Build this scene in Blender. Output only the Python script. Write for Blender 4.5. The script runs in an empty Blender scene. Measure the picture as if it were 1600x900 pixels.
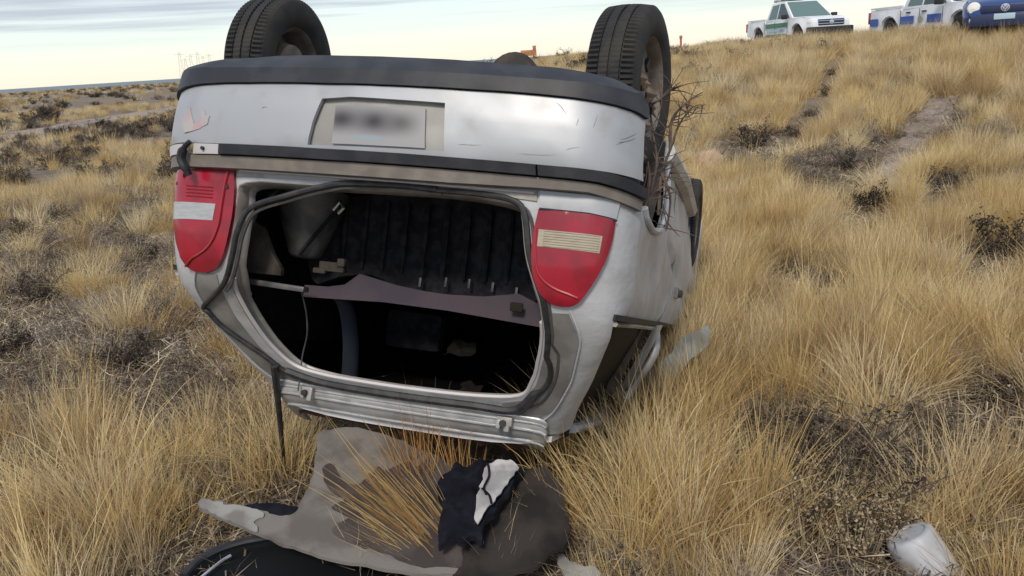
import bpy, bmesh, math, random
import numpy as np
from mathutils import Vector, Matrix, noise
from mathutils.geometry import delaunay_2d_cdt

R_ = math.radians
random.seed(7)
scn = bpy.context.scene
col = scn.collection

# ------------------------------------------------------------------ camera
F_PX, EYE, ROLL = 1300.0, 1.65, R_(3.55)
PITCH = math.atan((450 - 90.3) * math.cos(ROLL) / F_PX)
fw = Vector((0, math.cos(PITCH), -math.sin(PITCH)))
up0 = Vector((0, math.sin(PITCH), math.cos(PITCH)))
rt0 = Vector((1, 0, 0))
RT = rt0 * math.cos(ROLL) - up0 * math.sin(ROLL)
UP = up0 * math.cos(ROLL) + rt0 * math.sin(ROLL)
cam_d = bpy.data.cameras.new('camera')
cam_d.sensor_width = 36.0
cam_d.lens = 36.0 * F_PX / 1600.0
cam_d.clip_start, cam_d.clip_end = 0.05, 40000.0
cam = bpy.data.objects.new('camera', cam_d)
col.objects.link(cam)
cm = Matrix((RT, UP, -fw)).transposed().to_4x4()
cm.translation = Vector((0, 0, EYE))
cam.matrix_world = cm
scn.camera = cam

# ------------------------------------------------------------------ sky, sun, exposure
SUN_EL, SUN_AZ = R_(44), R_(192)          # azimuth measured from +Y clockwise: low sun behind the camera, veiled by cloud
wd = bpy.data.worlds.new('World')
scn.world = wd
wd.use_nodes = True
nt = wd.node_tree
N, L = nt.nodes, nt.links
N.clear()
out = N.new('ShaderNodeOutputWorld')
bg = N.new('ShaderNodeBackground')
bg.inputs['Strength'].default_value = 0.1
sky = N.new('ShaderNodeTexSky')
sky.sky_type = 'NISHITA'
sky.sun_disc = False
sky.sun_elevation = SUN_EL
sky.sun_rotation = SUN_AZ
tc = N.new('ShaderNodeTexCoord')
sep = N.new('ShaderNodeSeparateXYZ')
L.new(tc.outputs['Generated'], sep.inputs[0])
ramp = N.new('ShaderNodeValToRGB')
L.new(sep.outputs['Z'], ramp.inputs[0])
cr = ramp.color_ramp
stops = [(0.0, (.88, .80, .65)), (.020, (.86, .84, .71)), (.042, (.75, .83, .76)), (.07, (.68, .77, .78)),
         (.10, (.66, .72, .76)), (.25, (.60, .66, .74)), (.6, (.52, .58, .68)), (1.0, (.48, .54, .65))]
cr.elements[0].position = 0.0
cr.elements[1].position = 1.0
for p, c in stops[1:-1]:
    cr.elements.new(p)
for e, (p, c) in zip(cr.elements, stops):
    e.position = p
    e.color = (c[0], c[1], c[2], 1)
sc10 = N.new('ShaderNodeVectorMath'); sc10.operation = 'SCALE'
sc10.inputs['Scale'].default_value = 11.0
L.new(ramp.outputs[0], sc10.inputs[0])
# layered streaky cloud: direction stretched so the noise lies in flat bands
mp = N.new('ShaderNodeMapping')
mp.inputs['Scale'].default_value = (1.1, 1.1, 34.0)
L.new(tc.outputs['Generated'], mp.inputs[0])
nz = N.new('ShaderNodeTexNoise')
nz.inputs['Scale'].default_value = 2.2
nz.inputs['Detail'].default_value = 6.0
nz.inputs['Roughness'].default_value = .55
L.new(mp.outputs[0], nz.inputs['Vector'])
cr2 = N.new('ShaderNodeValToRGB')
cr2.color_ramp.elements[0].position = .40
cr2.color_ramp.elements[1].position = .58
L.new(nz.outputs['Fac'], cr2.inputs[0])
lowfade = N.new('ShaderNodeMapRange')
lowfade.inputs['From Min'].default_value = .034
lowfade.inputs['From Max'].default_value = .062
L.new(sep.outputs['Z'], lowfade.inputs[0])
mul = N.new('ShaderNodeMath'); mul.operation = 'MULTIPLY'
L.new(cr2.outputs[0], mul.inputs[0]); L.new(lowfade.outputs[0], mul.inputs[1])
mixc = N.new('ShaderNodeMix'); mixc.data_type = 'RGBA'
L.new(mul.outputs[0], mixc.inputs['Factor'])
L.new(sc10.outputs[0], mixc.inputs['A'])
mixc.inputs['B'].default_value = (4.9, 5.35, 6.1, 1)
mixs = N.new('ShaderNodeMix'); mixs.data_type = 'RGBA'
mixs.inputs['Factor'].default_value = .86
L.new(sky.outputs[0], mixs.inputs['A'])
L.new(mixc.outputs['Result'], mixs.inputs['B'])
L.new(mixs.outputs['Result'], bg.inputs['Color'])
L.new(bg.outputs[0], out.inputs['Surface'])

sun_d = bpy.data.lights.new('sun', 'SUN')
sun_d.energy = 2.3
sun_d.angle = R_(13)
sun_d.color = (1.0, .90, .76)
sun = bpy.data.objects.new('sun', sun_d)
col.objects.link(sun)
sdir = Vector((math.sin(SUN_AZ) * math.cos(SUN_EL), math.cos(SUN_AZ) * math.cos(SUN_EL), math.sin(SUN_EL)))
sun.rotation_euler = (-sdir).to_track_quat('-Z', 'Y').to_euler()
scn.view_settings.view_transform = 'Standard'
scn.view_settings.look = 'None'
scn.view_settings.exposure = 0.25
scn.view_settings.gamma = 1.0
scn.view_settings.use_curve_mapping = False
scn.cycles.max_bounces = 5
scn.cycles.diffuse_bounces = 3
scn.cycles.transparent_max_bounces = 6

# ------------------------------------------------------------------ materials
def mat(name, base, rough=.6, metal=0.0, var=None, vscale=8.0, spec=.5, coat=0.0, bump=0.0, bscale=60.0,
        lo=.42, hi=.62, trans=0.0, coord='Object', detail=5.0, stretch=None, var2=None, v2scale=2.0, lo2=.5, hi2=.65, bd=.005):
    m = bpy.data.materials.new(name)
    m.use_nodes = True
    nt = m.node_tree
    b = nt.nodes['Principled BSDF']
    b.inputs['Base Color'].default_value = (*base, 1)
    b.inputs['Roughness'].default_value = rough
    b.inputs['Metallic'].default_value = metal
    b.inputs['Specular IOR Level'].default_value = spec
    b.inputs['Coat Weight'].default_value = coat
    b.inputs['Coat Roughness'].default_value = .15
    if trans:
        b.inputs['Transmission Weight'].default_value = trans
    tc = nt.nodes.new('ShaderNodeTexCoord')
    src = tc.outputs[coord]
    if stretch:
        mp = nt.nodes.new('ShaderNodeMapping')
        mp.inputs['Scale'].default_value = stretch
        nt.links.new(src, mp.inputs[0]); src = mp.outputs[0]

    def layer(prev, colr, scale, a, z):
        nz = nt.nodes.new('ShaderNodeTexNoise')
        nz.inputs['Scale'].default_value = scale
        nz.inputs['Detail'].default_value = detail
        nt.links.new(src, nz.inputs['Vector'])
        mr = nt.nodes.new('ShaderNodeMapRange')
        mr.interpolation_type = 'SMOOTHSTEP'
        mr.inputs['From Min'].default_value = a
        mr.inputs['From Max'].default_value = z
        nt.links.new(nz.outputs['Fac'], mr.inputs[0])
        mx = nt.nodes.new('ShaderNodeMix'); mx.data_type = 'RGBA'
        nt.links.new(mr.outputs[0], mx.inputs['Factor'])
        if isinstance(prev, tuple):
            mx.inputs['A'].default_value = (*prev, 1)
        else:
            nt.links.new(prev, mx.inputs['A'])
        mx.inputs['B'].default_value = (*colr, 1)
        return mx.outputs['Result']
    c = base
    if var:
        c = layer(c, var, vscale, lo, hi)
    if var2:
        c = layer(c, var2, v2scale, lo2, hi2)
    if not isinstance(c, tuple):
        nt.links.new(c, b.inputs['Base Color'])
    if bump:
        nz = nt.nodes.new('ShaderNodeTexNoise')
        nz.inputs['Scale'].default_value = bscale
        nz.inputs['Detail'].default_value = 6
        nt.links.new(src, nz.inputs['Vector'])
        bp = nt.nodes.new('ShaderNodeBump')
        bp.inputs['Strength'].default_value = bump
        bp.inputs['Distance'].default_value = bd
        nt.links.new(nz.outputs['Fac'], bp.inputs['Height'])
        nt.links.new(bp.outputs[0], b.inputs['Normal'])
    return m

def blade_mat(name, c1, c2, c3, transl=.35, attr='tint'):
    """dry leaf material: colour picked per blade (attribute) and per clump (instance random)"""
    m = bpy.data.materials.new(name)
    m.use_nodes = True
    nt = m.node_tree
    nt.nodes.clear()
    o = nt.nodes.new('ShaderNodeOutputMaterial')
    at = nt.nodes.new('ShaderNodeAttribute'); at.attribute_name = attr
    oi = nt.nodes.new('ShaderNodeObjectInfo')
    ad = nt.nodes.new('ShaderNodeMath'); ad.operation = 'MULTIPLY_ADD'
    ad.inputs[1].default_value = .62
    nt.links.new(oi.outputs['Random'], ad.inputs[0])
    ml = nt.nodes.new('ShaderNodeMath'); ml.operation = 'MULTIPLY'; ml.inputs[1].default_value = .38
    nt.links.new(at.outputs['Fac'], ml.inputs[0])
    nt.links.new(ml.outputs[0], ad.inputs[2])
    rp = nt.nodes.new('ShaderNodeValToRGB')
    e = rp.color_ramp.elements
    e[0].position = .12; e[0].color = (*c1, 1)
    e[1].position = .88; e[1].color = (*c3, 1)
    k = e.new(.5); k.color = (*c2, 1)
    nt.links.new(ad.outputs[0], rp.inputs[0])
    d = nt.nodes.new('ShaderNodeBsdfDiffuse')
    t = nt.nodes.new('ShaderNodeBsdfTranslucent')
    nt.links.new(rp.outputs[0], d.inputs[0]); nt.links.new(rp.outputs[0], t.inputs[0])
    mx = nt.nodes.new('ShaderNodeMixShader'); mx.inputs[0].default_value = transl
    nt.links.new(d.outputs[0], mx.inputs[1]); nt.links.new(t.outputs[0], mx.inputs[2])
    nt.links.new(mx.outputs[0], o.inputs[0])
    return m

M = {}
M['paint'] = mat('silver_paint', (.54, .55, .57), .36, .25, var=(.45, .44, .43), vscale=3.5, lo=.45, hi=.75, coat=.25, bump=.12, bscale=4, bd=.02,
                 var2=(.46, .42, .36), v2scale=9, lo2=.60, hi2=.78)
M['paint_white'] = mat('pale_bumper_paint', (.37, .39, .425), .46, .30, var=(.31, .325, .35), vscale=5, lo=.5, hi=.75, coat=.0, bump=.04, bscale=5, bd=.02,
                       var2=(.29, .285, .28), v2scale=7, lo2=.56, hi2=.80)
M['flank'] = mat('dented_silver_paint', (.45, .47, .505), .45, .12, var=(.36, .375, .40), vscale=4, coat=.15, bump=.5, bscale=3.2, bd=.05,
                 var2=(.29, .29, .285), v2scale=11, lo2=.62, hi2=.82)
M['lip'] = mat('dusty_grey_plastic', (.145, .132, .122), .6, .0, var=(.20, .18, .16), vscale=10)
M['valance'] = mat('charcoal_plastic', (.022, .025, .033), .5, 0, var=(.034, .037, .046), spec=.3, vscale=9, bump=.15, bscale=300, bd=.001)
M['trim'] = mat('dark_trim_plastic', (.020, .022, .028), .5, 0, var=(.030, .031, .038), spec=.3, vscale=14)
M['rubber'] = mat('black_rubber', (.018, .019, .022), .55, 0, var=(.035, .035, .038), vscale=30)
M['tyre'] = mat('tyre_rubber', (.023, .024, .027), .75, 0, spec=.25, var=(.036, .034, .032), vscale=12, bump=.5, bscale=90, bd=.002)
M['rim'] = mat('muddy_rim_steel', (.20, .185, .175), .6, .3, var=(.15, .115, .09), vscale=14, bump=.3, bscale=60)
M['hub'] = mat('scuffed_hubcap', (.22, .20, .19), .5, .2, var=(.12, .10, .08), vscale=18)
M['mud'] = mat('mud', (.10, .075, .058), .9, 0, var=(.16, .12, .09), vscale=20, bump=.8, bscale=50)
M['red'] = mat('red_lens', (.30, .009, .026), .24, 0, var=(.22, .009, .022), vscale=10, coat=.3, spec=.5, var2=(.31, .04, .055), v2scale=9, lo2=.6, hi2=.8)
M['red_rim'] = mat('red_lens_edge', (.30, .012, .022), .3, 0, coat=.4)
M['clear'] = mat('clear_lens', (.36, .375, .40), .25, 0, var=(.31, .325, .35), vscale=90, coat=.4, stretch=(.3, .3, 1.6))
M['beige'] = mat('yellowed_lens', (.38, .335, .265), .3, 0, var=(.33, .29, .22), vscale=90, coat=.4, stretch=(.3, .3, 1.6))
M['plate'] = mat('number_plate', (.30, .30, .31), .6)
M['recess'] = mat('plate_recess_paint', (.31, .308, .30), .5, .1, var=(.26, .255, .25), vscale=8)
M['carpet'] = mat('dark_carpet_and_fill', (.014, .014, .016), .95, 0, var=(.022, .022, .025), vscale=30, spec=.08)
M['seat'] = mat('dark_seat_fabric', (.019, .019, .024), .9, 0, var=(.033, .033, .040), vscale=24, spec=.08)
M['purple'] = mat('mauve_shelf_plastic', (.050, .044, .058), .6, 0, var=(.066, .052, .064), vscale=6, spec=.08)
M['greytrim'] = mat('grey_trim_metal', (.11, .11, .115), .45, .3, var=(.065, .065, .07), vscale=12)
M['belt'] = mat('blue_grey_pillar', (.10, .12, .16), .6)
M['tan'] = mat('brown_trunk_lining', (.075, .065, .058), .8, 0, var=(.04, .035, .032), vscale=12, spec=.08)
M['frame'] = mat('door_frame_paint', (.34, .335, .33), .45, .3, var=(.22, .20, .18), vscale=7)
M['seam_white'] = mat('bright_flange_paint', (.48, .47, .49), .55, .1)
M['rust'] = mat('rust', (.09, .035, .022), .85, .1, var=(.08, .04, .03), vscale=20)
M['glass'] = mat('dark_glass', (.008, .009, .011), .5, 0, spec=.06)
M['under'] = mat('dirty_underbody', (.045, .042, .040), .8, .1, var=(.09, .075, .06), vscale=8, bump=.5, bscale=30)
M['silencer'] = mat('rusty_silencer', (.018, .017, .018), .7, .1, var=(.05, .034, .028), vscale=14)
M['felt'] = mat('grey_felt', (.175, .166, .156), .95, 0, var=(.115, .105, .10), vscale=6, lo=.45, hi=.65, bump=.6, bscale=160, bd=.002, spec=.08)
M['stain'] = mat('wet_stain', (.052, .044, .045), .9, 0, var=(.085, .073, .071), vscale=6, lo=.45, hi=.65, bump=.3, bscale=120, bd=.002, spec=.08)
M['felt_pale'] = mat('pale_felt', (.27, .27, .262), .9, 0, var=(.17, .163, .155), vscale=9, bump=.3, bscale=160, bd=.002, spec=.08)
M['felt_dark'] = mat('stained_dark_felt', (.022, .0195, .019), .95, 0, var=(.042, .037, .035), vscale=5, bump=.4, bscale=120, bd=.003, spec=.08)
M['navy'] = mat('navy_cloth', (.008, .008, .013), .8, 0, var=(.013, .014, .022), vscale=18, bump=.4, bscale=40, bd=.004, spec=.08)
M['whitecloth'] = mat('white_cloth', (.27, .268, .28), .85, 0, var=(.45, .44, .45), vscale=12, spec=.08)
M['bucket'] = mat('white_bucket_plastic', (.42, .435, .475), .6, 0, var=(.34, .35, .38), vscale=8, bump=.08, bscale=12, var2=(.30, .27, .22), v2scale=14, lo2=.58, hi2=.75)
M['rock'] = mat('pink_stone', (.42, .30, .22), .9, 0, var=(.34, .25, .19), vscale=5, bump=.6, bscale=12, bd=.03)
M['truck_white'] = mat('white_truck_paint', (.74, .78, .84), .3, 0, coat=.3, var=(.66, .69, .74), vscale=2)
M['truck_green'] = mat('green_band', (.05, .20, .13), .4, 0)
M['truck_blue'] = mat('blue_band', (.025, .09, .36), .4, 0)
M['hood_blue'] = mat('blue_bonnet_paint', (.018, .055, .20), .25, .2, coat=.4)
M['black_plastic'] = mat('black_plastic', (.012, .013, .018), .5)
M['navy_grille'] = mat('dark_blue_grille', (.020, .030, .085), .35)
M['chrome'] = mat('chrome', (.60, .62, .66), .2, .8)
M['lamp'] = mat('headlamp_glass', (.82, .82, .80), .15, .1, coat=.5)
M['truck_glass'] = mat('truck_window', (.03, .055, .06), .08, 0, spec=.6)
M['truck_glass_pale'] = mat('pale_truck_window', (.10, .165, .165), .12, 0, spec=.5)
M['alloy'] = mat('grey_alloy', (.20, .20, .21), .4, .5)
M['pylon'] = mat('haze_paled_pylon_steel', (.52, .48, .43), .8)  # steel colour lightened to paint in the haze of distance
M['orange'] = mat('orange_paint', (.45, .19, .08), .6, 0, var=(.32, .14, .07), vscale=3)
M['red_post'] = mat('red_marker_paint', (.42, .10, .07), .6)
M['wood'] = mat('dry_dark_wood', (.075, .055, .050), .9, 0, var=(.12, .09, .075), vscale=30)
M['twig'] = mat('grey_twig', (.12, .10, .095), .9, 0, var=(.20, .17, .15), vscale=12)
M['bluegrey'] = mat('scraped_blue_grey_metal', (.33, .37, .385), .45, .2, var=(.20, .22, .225), vscale=6, bump=.4, bscale=14, bd=.02)
M['smear_glass'] = mat('dusty_broken_glass', (.10, .08, .065), .3, 0, var=(.05, .045, .05), vscale=14, spec=.4)
M['gutter'] = mat('dusty_gutter_paint', (.19, .188, .186), .5, .2, var=(.26, .258, .255), vscale=8)
M['scuff'] = mat('paint_scuff', (.22, .22, .23), .7)
M['paper'] = mat('crumpled_paper', (.022, .020, .018), .9, spec=.08)
M['sticker_pale'] = mat('pale_blue_print', (.38, .52, .62), .5)
M['crest'] = mat('crest_print', (.16, .22, .20), .5, 0, var=(.45, .42, .28), vscale=60)

M['straw'] = blade_mat('straw_blades', (.26, .175, .095), (.59, .46, .265), (.85, .73, .49), .35)
M['straw_gold'] = blade_mat('golden_straw_blades', (.33, .205, .088), (.61, .455, .215), (.84, .685, .385), .35)
M['straw_orange'] = blade_mat('orange_straw_blades', (.42, .21, .075), (.60, .37, .15), (.74, .52, .25), .35)
M['straw_pale'] = blade_mat('pale_straw_blades', (.27, .21, .14), (.58, .485, .32), (.86, .76, .56), .35)
M['litter'] = blade_mat('dead_litter', (.075, .060, .052), (.16, .130, .105), (.38, .30, .21), .2)
M['scrub'] = blade_mat('grey_scrub_twigs', (.085, .073, .070), (.20, .172, .155), (.36, .315, .27), .1)
M['darkleaf'] = blade_mat('dark_shrub_leaf', (.045, .041, .037), (.090, .079, .068), (.17, .145, .11), .1)
M['paleleaf'] = blade_mat('pale_dry_flower', (.25, .195, .12), (.38, .305, .20), (.52, .44, .31), .25)
M['darktwig'] = blade_mat('dark_shrub_twig', (.025, .020, .020), (.050, .040, .038), (.10, .08, .07), .0)

# plate print: soft dark smear over a pale plate, a faint blue line under it
def plate_print():
    m = M['plate']; nt = m.node_tree
    b = nt.nodes['Principled BSDF']
    tc = nt.nodes.new('ShaderNodeTexCoord')
    sp = nt.nodes.new('ShaderNodeSeparateXYZ'); nt.links.new(tc.outputs['Object'], sp.inputs[0])

    def bump1(src, c, w):
        s = nt.nodes.new('ShaderNodeMath'); s.operation = 'SUBTRACT'; s.inputs[1].default_value = c
        nt.links.new(src, s.inputs[0])
        a = nt.nodes.new('ShaderNodeMath'); a.operation = 'ABSOLUTE'; nt.links.new(s.outputs[0], a.inputs[0])
        r = nt.nodes.new('ShaderNodeMapRange'); r.interpolation_type = 'SMOOTHSTEP'
        r.inputs['From Min'].default_value = w; r.inputs['From Max'].default_value = 0
        nt.links.new(a.outputs[0], r.inputs[0])
        return r.outputs[0]

    def mult(a, c):
        n = nt.nodes.new('ShaderNodeMath'); n.operation = 'MULTIPLY'
        nt.links.new(a, n.inputs[0]); nt.links.new(c, n.inputs[1]); return n.outputs[0]

    def mx(a, f, c):
        n = nt.nodes.new('ShaderNodeMix'); n.data_type = 'RGBA'
        nt.links.new(f, n.inputs['Factor'])
        if isinstance(a, tuple): n.inputs['A'].default_value = (*a, 1)
        else: nt.links.new(a, n.inputs['A'])
        n.inputs['B'].default_value = (*c, 1); return n.outputs['Result']
    X, Z = sp.outputs['X'], sp.outputs['Z']
    c = mx((.30, .30, .315), mult(bump1(X, -.085, .11), bump1(Z, .965, .06)), (.035, .035, .045))
    c = mx(c, mult(bump1(X, .025, .10), bump1(Z, .962, .06)), (.03, .03, .04))
    c = mx(c, mult(bump1(X, .11, .09), bump1(Z, .962, .055)), (.09, .09, .10))
    c = mx(c, mult(bump1(X, .01, .09), bump1(Z, .912, .014)), (.24, .31, .37))
    nt.links.new(c, b.inputs['Base Color'])
plate_print()

# ------------------------------------------------------------------ object helpers
def link(o, parent=None):
    col.objects.link(o)
    if parent is not None:
        o.parent = parent
    return o

def tag(o, label=None, cat=None, group=None, kind=None):
    if label: o['label'] = label
    if cat: o['category'] = cat
    if group: o['group'] = group
    if kind: o['kind'] = kind
    return o

def obj_from(name, verts, faces, m, parent=None, smooth=40, loc=None):
    me = bpy.data.meshes.new(name)
    me.from_pydata([tuple(v) for v in verts], [], faces)
    ms = m if isinstance(m, (list, tuple)) else [m]
    for k in ms:
        me.materials.append(k)
    finish(me, smooth)
    o = bpy.data.objects.new(name, me)
    link(o, parent)
    if loc is not None: o.location = loc
    return o

def finish(me, smooth=40):
    me.validate()
    if smooth:
        me.shade_smooth()
        try: me.set_sharp_from_angle(angle=R_(smooth))
        except Exception: pass
    me.update()

class MB:
    """collects simple solids and links them as one mesh object"""
    def __init__(s): s.v = []; s.f = []
    def add(s, v, f):
        k = len(s.v); s.v += [Vector(a) for a in v]; s.f += [[i + k for i in q] for q in f]; return s
    def box(s, c, d, rot=None):
        hx, hy, hz = d[0] / 2, d[1] / 2, d[2] / 2
        v = [Vector((x, y, z)) for x in (-hx, hx) for y in (-hy, hy) for z in (-hz, hz)]
        if rot is not None: v = [rot @ a for a in v]
        v = [a + Vector(c) for a in v]
        return s.add(v, [(0, 1, 3, 2), (4, 6, 7, 5), (0, 4, 5, 1), (2, 3, 7, 6), (0, 2, 6, 4), (1, 5, 7, 3)])
    def tube(s, pts, r, n=8, cap=True, flat=1.0):
        pts = [Vector(p) for p in pts]
        if not isinstance(r, (list, tuple)): r = [r] * len(pts)
        k = len(s.v); up = Vector((0, 0, 1)); prev = None
        for i, p in enumerate(pts):
            t = (pts[min(i + 1, len(pts) - 1)] - pts[max(i - 1, 0)]).normalized()
            if prev is None:
                a = t.cross(up)
                if a.length < .1: a = t.cross(Vector((1, 0, 0)))
            else:
                a = prev - t * prev.dot(t)
            a.normalize(); prev = a; b = t.cross(a)
            for j in range(n):
                th = 2 * math.pi * j / n
                s.v.append(p + a * (math.cos(th) * r[i]) + b * (math.sin(th) * r[i] * flat))
        for i in range(len(pts) - 1):
            for j in range(n):
                q = (j + 1) % n
                s.f.append([k + i * n + j, k + i * n + q, k + (i + 1) * n + q, k + (i + 1) * n + j])
        if cap:
            s.f.append([k + j for j in reversed(range(n))])
            s.f.append([k + (len(pts) - 1) * n + j for j in range(n)])
        return s
    def lathe(s, prof, n=32, axis='X', c=(0, 0, 0), close=False):
        """prof: (along axis, radius)"""
        k = len(s.v); c = Vector(c)
        for a, r in prof:
            for j in range(n):
                th = 2 * math.pi * j / n
                u, w = r * math.cos(th), r * math.sin(th)
                s.v.append(c + Vector({'X': (a, u, w), 'Y': (w, a, u), 'Z': (u, w, a)}[axis]))
        m_ = len(prof)
        for i in range(m_ - 1 + (1 if close else 0)):
            for j in range(n):
                q = (j + 1) % n; i2 = (i + 1) % m_
                s.f.append([k + i * n + j, k + i * n + q, k + i2 * n + q, k + i2 * n + j])
        return s
    def prism(s, poly, a, b, axis='X'):
        """extrude polygon (2D) along axis from a to b"""
        def P(p, t): return {'X': (t, p[0], p[1]), 'Y': (p[0], t, p[1]), 'Z': (p[0], p[1], t)}[axis]
        n = len(poly); v = [P(p, a) for p in poly] + [P(p, b) for p in poly]
        f = [list(range(n))[::-1], [n + i for i in range(n)]]
        for i in range(n):
            j = (i + 1) % n; f.append([i, j, n + j, n + i])
        return s.add(v, f)
    def build(s, name, m, parent=None, smooth=40, bevel=0.0, loc=None):
        o = obj_from(name, s.v, s.f, m, parent, smooth, loc)
        bm = bmesh.new(); bm.from_mesh(o.data); bmesh.ops.recalc_face_normals(bm, faces=bm.faces)
        if bevel: bmesh.ops.bevel(bm, geom=list(bm.edges), offset=bevel, segments=2, affect='EDGES', profile=.6)
        bm.to_mesh(o.data); bm.free()
        finish(o.data, smooth)
        return o

def catmull(pts, n=6, closed=True):
    P = [np.array(p, float) for p in pts]; m_ = len(P); o = []
    rng = range(m_) if closed else range(m_ - 1)
    for i in rng:
        p0 = P[(i - 1) % m_] if closed else P[max(i - 1, 0)]
        p1 = P[i]; p2 = P[(i + 1) % m_]
        p3 = P[(i + 2) % m_] if closed else P[min(i + 2, m_ - 1)]
        for k in range(n):
            t = k / n
            o.append(.5 * ((2 * p1) + (-p0 + p2) * t + (2 * p0 - 5 * p1 + 4 * p2 - p3) * t * t + (-p0 + 3 * p1 - 3 * p2 + p3) * t ** 3))
    if not closed: o.append(P[-1])
    return [tuple(a) for a in o]

def inside(p, poly):
    c = False; j = len(poly) - 1; x, y = p
    for i in range(len(poly)):
        xi, yi = poly[i]; xj, yj = poly[j]
        if (yi > y) != (yj > y) and x < (xj - xi) * (y - yi) / (yj - yi) + xi: c = not c
        j = i
    return c

def densify(poly, step):
    o = []
    for i in range(len(poly)):
        a, b = np.array(poly[i], float), np.array(poly[(i + 1) % len(poly)], float)
        d = max(1, int(np.ceil(np.abs((b - a) / np.array(step)).max())))
        o += [tuple(a + (b - a) * k / d) for k in range(d)]
    return o

def patch2d(outer, holes, gx, gy):
    """triangulate an outline with holes; grid points inside so that it can be bent"""
    loops = [densify(outer, (gx, gy))] + [densify(h, (gx, gy)) for h in holes]
    V, E, nl = [], [], []
    for lp in loops:
        k = len(V); V += lp; E += [(k + i, k + (i + 1) % len(lp)) for i in range(len(lp))]; nl.append((k, len(lp)))
    A = np.array(V)
    lo, hi = np.array(loops[0]).min(0), np.array(loops[0]).max(0)
    for x in np.arange(lo[0] + gx * .5, hi[0], gx):
        for y in np.arange(lo[1] + gy * .5, hi[1], gy):
            if inside((x, y), loops[0]) and not any(inside((x, y), h) for h in loops[1:]):
                if (np.abs((A - (x, y)) / (gx, gy)).max(1)).min() > .35: V.append((x, y))
    sx, sy = 1.0 / gx, 1.0 / gy
    r = delaunay_2d_cdt([Vector((a * sx, b * sy)) for a, b in V], E, [], 0, 1e-5)
    vv = [(a[0] / sx, a[1] / sy) for a in r[0]]
    F = []
    for f in r[2]:
        c = (sum(vv[i][0] for i in f) / len(f), sum(vv[i][1] for i in f) / len(f))
        if inside(c, loops[0]) and not any(inside(c, h) for h in loops[1:]): F.append(list(f))
    return vv, F

def shell(name, vv, F, fn, thick, m, parent, smooth=35):
    """outer sheet fn(p, 0), inner sheet fn(p, -thick), rim faces along every open edge"""
    n = len(vv)
    V = [fn(p, 0.0) for p in vv] + [fn(p, -thick) for p in vv]
    faces = [list(f) for f in F] + [[i + n for i in reversed(f)] for f in F]
    cnt = {}
    for f in F:
        for i in range(len(f)):
            a, b = f[i], f[(i + 1) % len(f)]
            cnt[(a, b)] = cnt.get((a, b), 0) + 1
    for (a, b) in list(cnt):
        if (b, a) not in cnt: faces.append([b, a, a + n, b + n])
    o = obj_from(name, V, faces, m, parent, smooth)
    bm = bmesh.new(); bm.from_mesh(o.data)
    bmesh.ops.recalc_face_normals(bm, faces=bm.faces)
    bm.to_mesh(o.data); bm.free(); finish(o.data, smooth)
    return o

# ------------------------------------------------------------------ terrain
def sst(a, b, x):
    t = min(1, max(0, (x - a) / (b - a))); return t * t * (3 - 2 * t)

def hgt(x, y):
    r = math.hypot(x, y)
    rise = 1.38 * sst(5, 27, y + .25 * x) * sst(-9, 4, x - .02 * y) * (1 - sst(60, 150, r))
    far = .75 * sst(40, 160, y) * sst(-60, 10, x) * (1 - sst(300, 600, r))
    n = .05 * noise.noise(Vector((x * .6, y * .6, 0))) + .035 * noise.noise(Vector((x * 1.7, y * 1.7, 3))) * (1 - sst(30, 60, r))
    n += .10 * noise.noise(Vector((x * .11, y * .11, 8))) * sst(8, 25, r) * (1 - .8 * sst(20, 40, y) * sst(0, 5, x))
    n += .20 * math.exp(-((x - 11.2) / 3.5) ** 2 - ((y - 19.3) / 3.5) ** 2)      # hump under the blue car
    n -= 1.6 * sst(480, 680, r)
    return rise + n + far * 0

def ground_at(px, py, lift=0.0):
    d = fw + RT * ((px - 800) / F_PX) - UP * ((py - 450) / F_PX)
    t = 1.2
    while t < 900:
        p = Vector((0, 0, EYE)) + d * t
        if p.z < hgt(p.x, p.y) + lift: break
        t *= 1.01
    return Vector((p.x, p.y, hgt(p.x, p.y)))

# ground sheet: rings round the viewpoint out to the horizon
rings = [0.0] + list(np.geomspace(.5, 7000, 150))
NA = 288
gv, gf = [(0, 0, hgt(0, 0))], []
for r in rings[1:]:
    for j in range(NA):
        a = 2 * math.pi * j / NA
        x, y = r * math.sin(a), r * math.cos(a)
        gv.append((x, y, hgt(x, y)))
for j in range(NA): gf.append((0, 1 + (j + 1) % NA, 1 + j))
for i in range(len(rings) - 2):
    k = 1 + i * NA
    for j in range(NA):
        q = (j + 1) % NA; gf.append((k + j, k + q, k + NA + q, k + NA + j))
M['soil'] = mat('dry_soil', (.115, .092, .075), .95, 0, var=(.17, .14, .118), vscale=1.3, lo=.4, hi=.62, bump=.8, bscale=25, bd=.03,
                var2=(.20, .15, .09), v2scale=.35, lo2=.42, hi2=.60)
M['track'] = mat('pale_track_dirt', (.29, .240, .205), .95, 0, var=(.23, .19, .165), vscale=2.5, bump=.7, bscale=20, bd=.03)
g = obj_from('ground', gv, gf, M['soil'], smooth=180)
tag(g, 'dry sandy soil of the open steppe under the grass', None, kind='structure')
# the sea on the horizon
sv, sf = [], []
for i, r in enumerate((560, 1500, 5000, 20000)):
    for j in range(96):
        a = 2 * math.pi * j / 96; sv.append((r * math.sin(a), r * math.cos(a), -.9))
for i in range(3):
    for j in range(96):
        q = (j + 1) % 96; sf.append((i * 96 + j, i * 96 + q, (i + 1) * 96 + q, (i + 1) * 96 + j))
M['sea'] = mat('distant_sea', (.10, .14, .17), .45, 0, spec=.3)
tag(obj_from('sea', sv, sf, M['sea']), 'thin blue grey strip of sea along the horizon', None, kind='structure')

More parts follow.
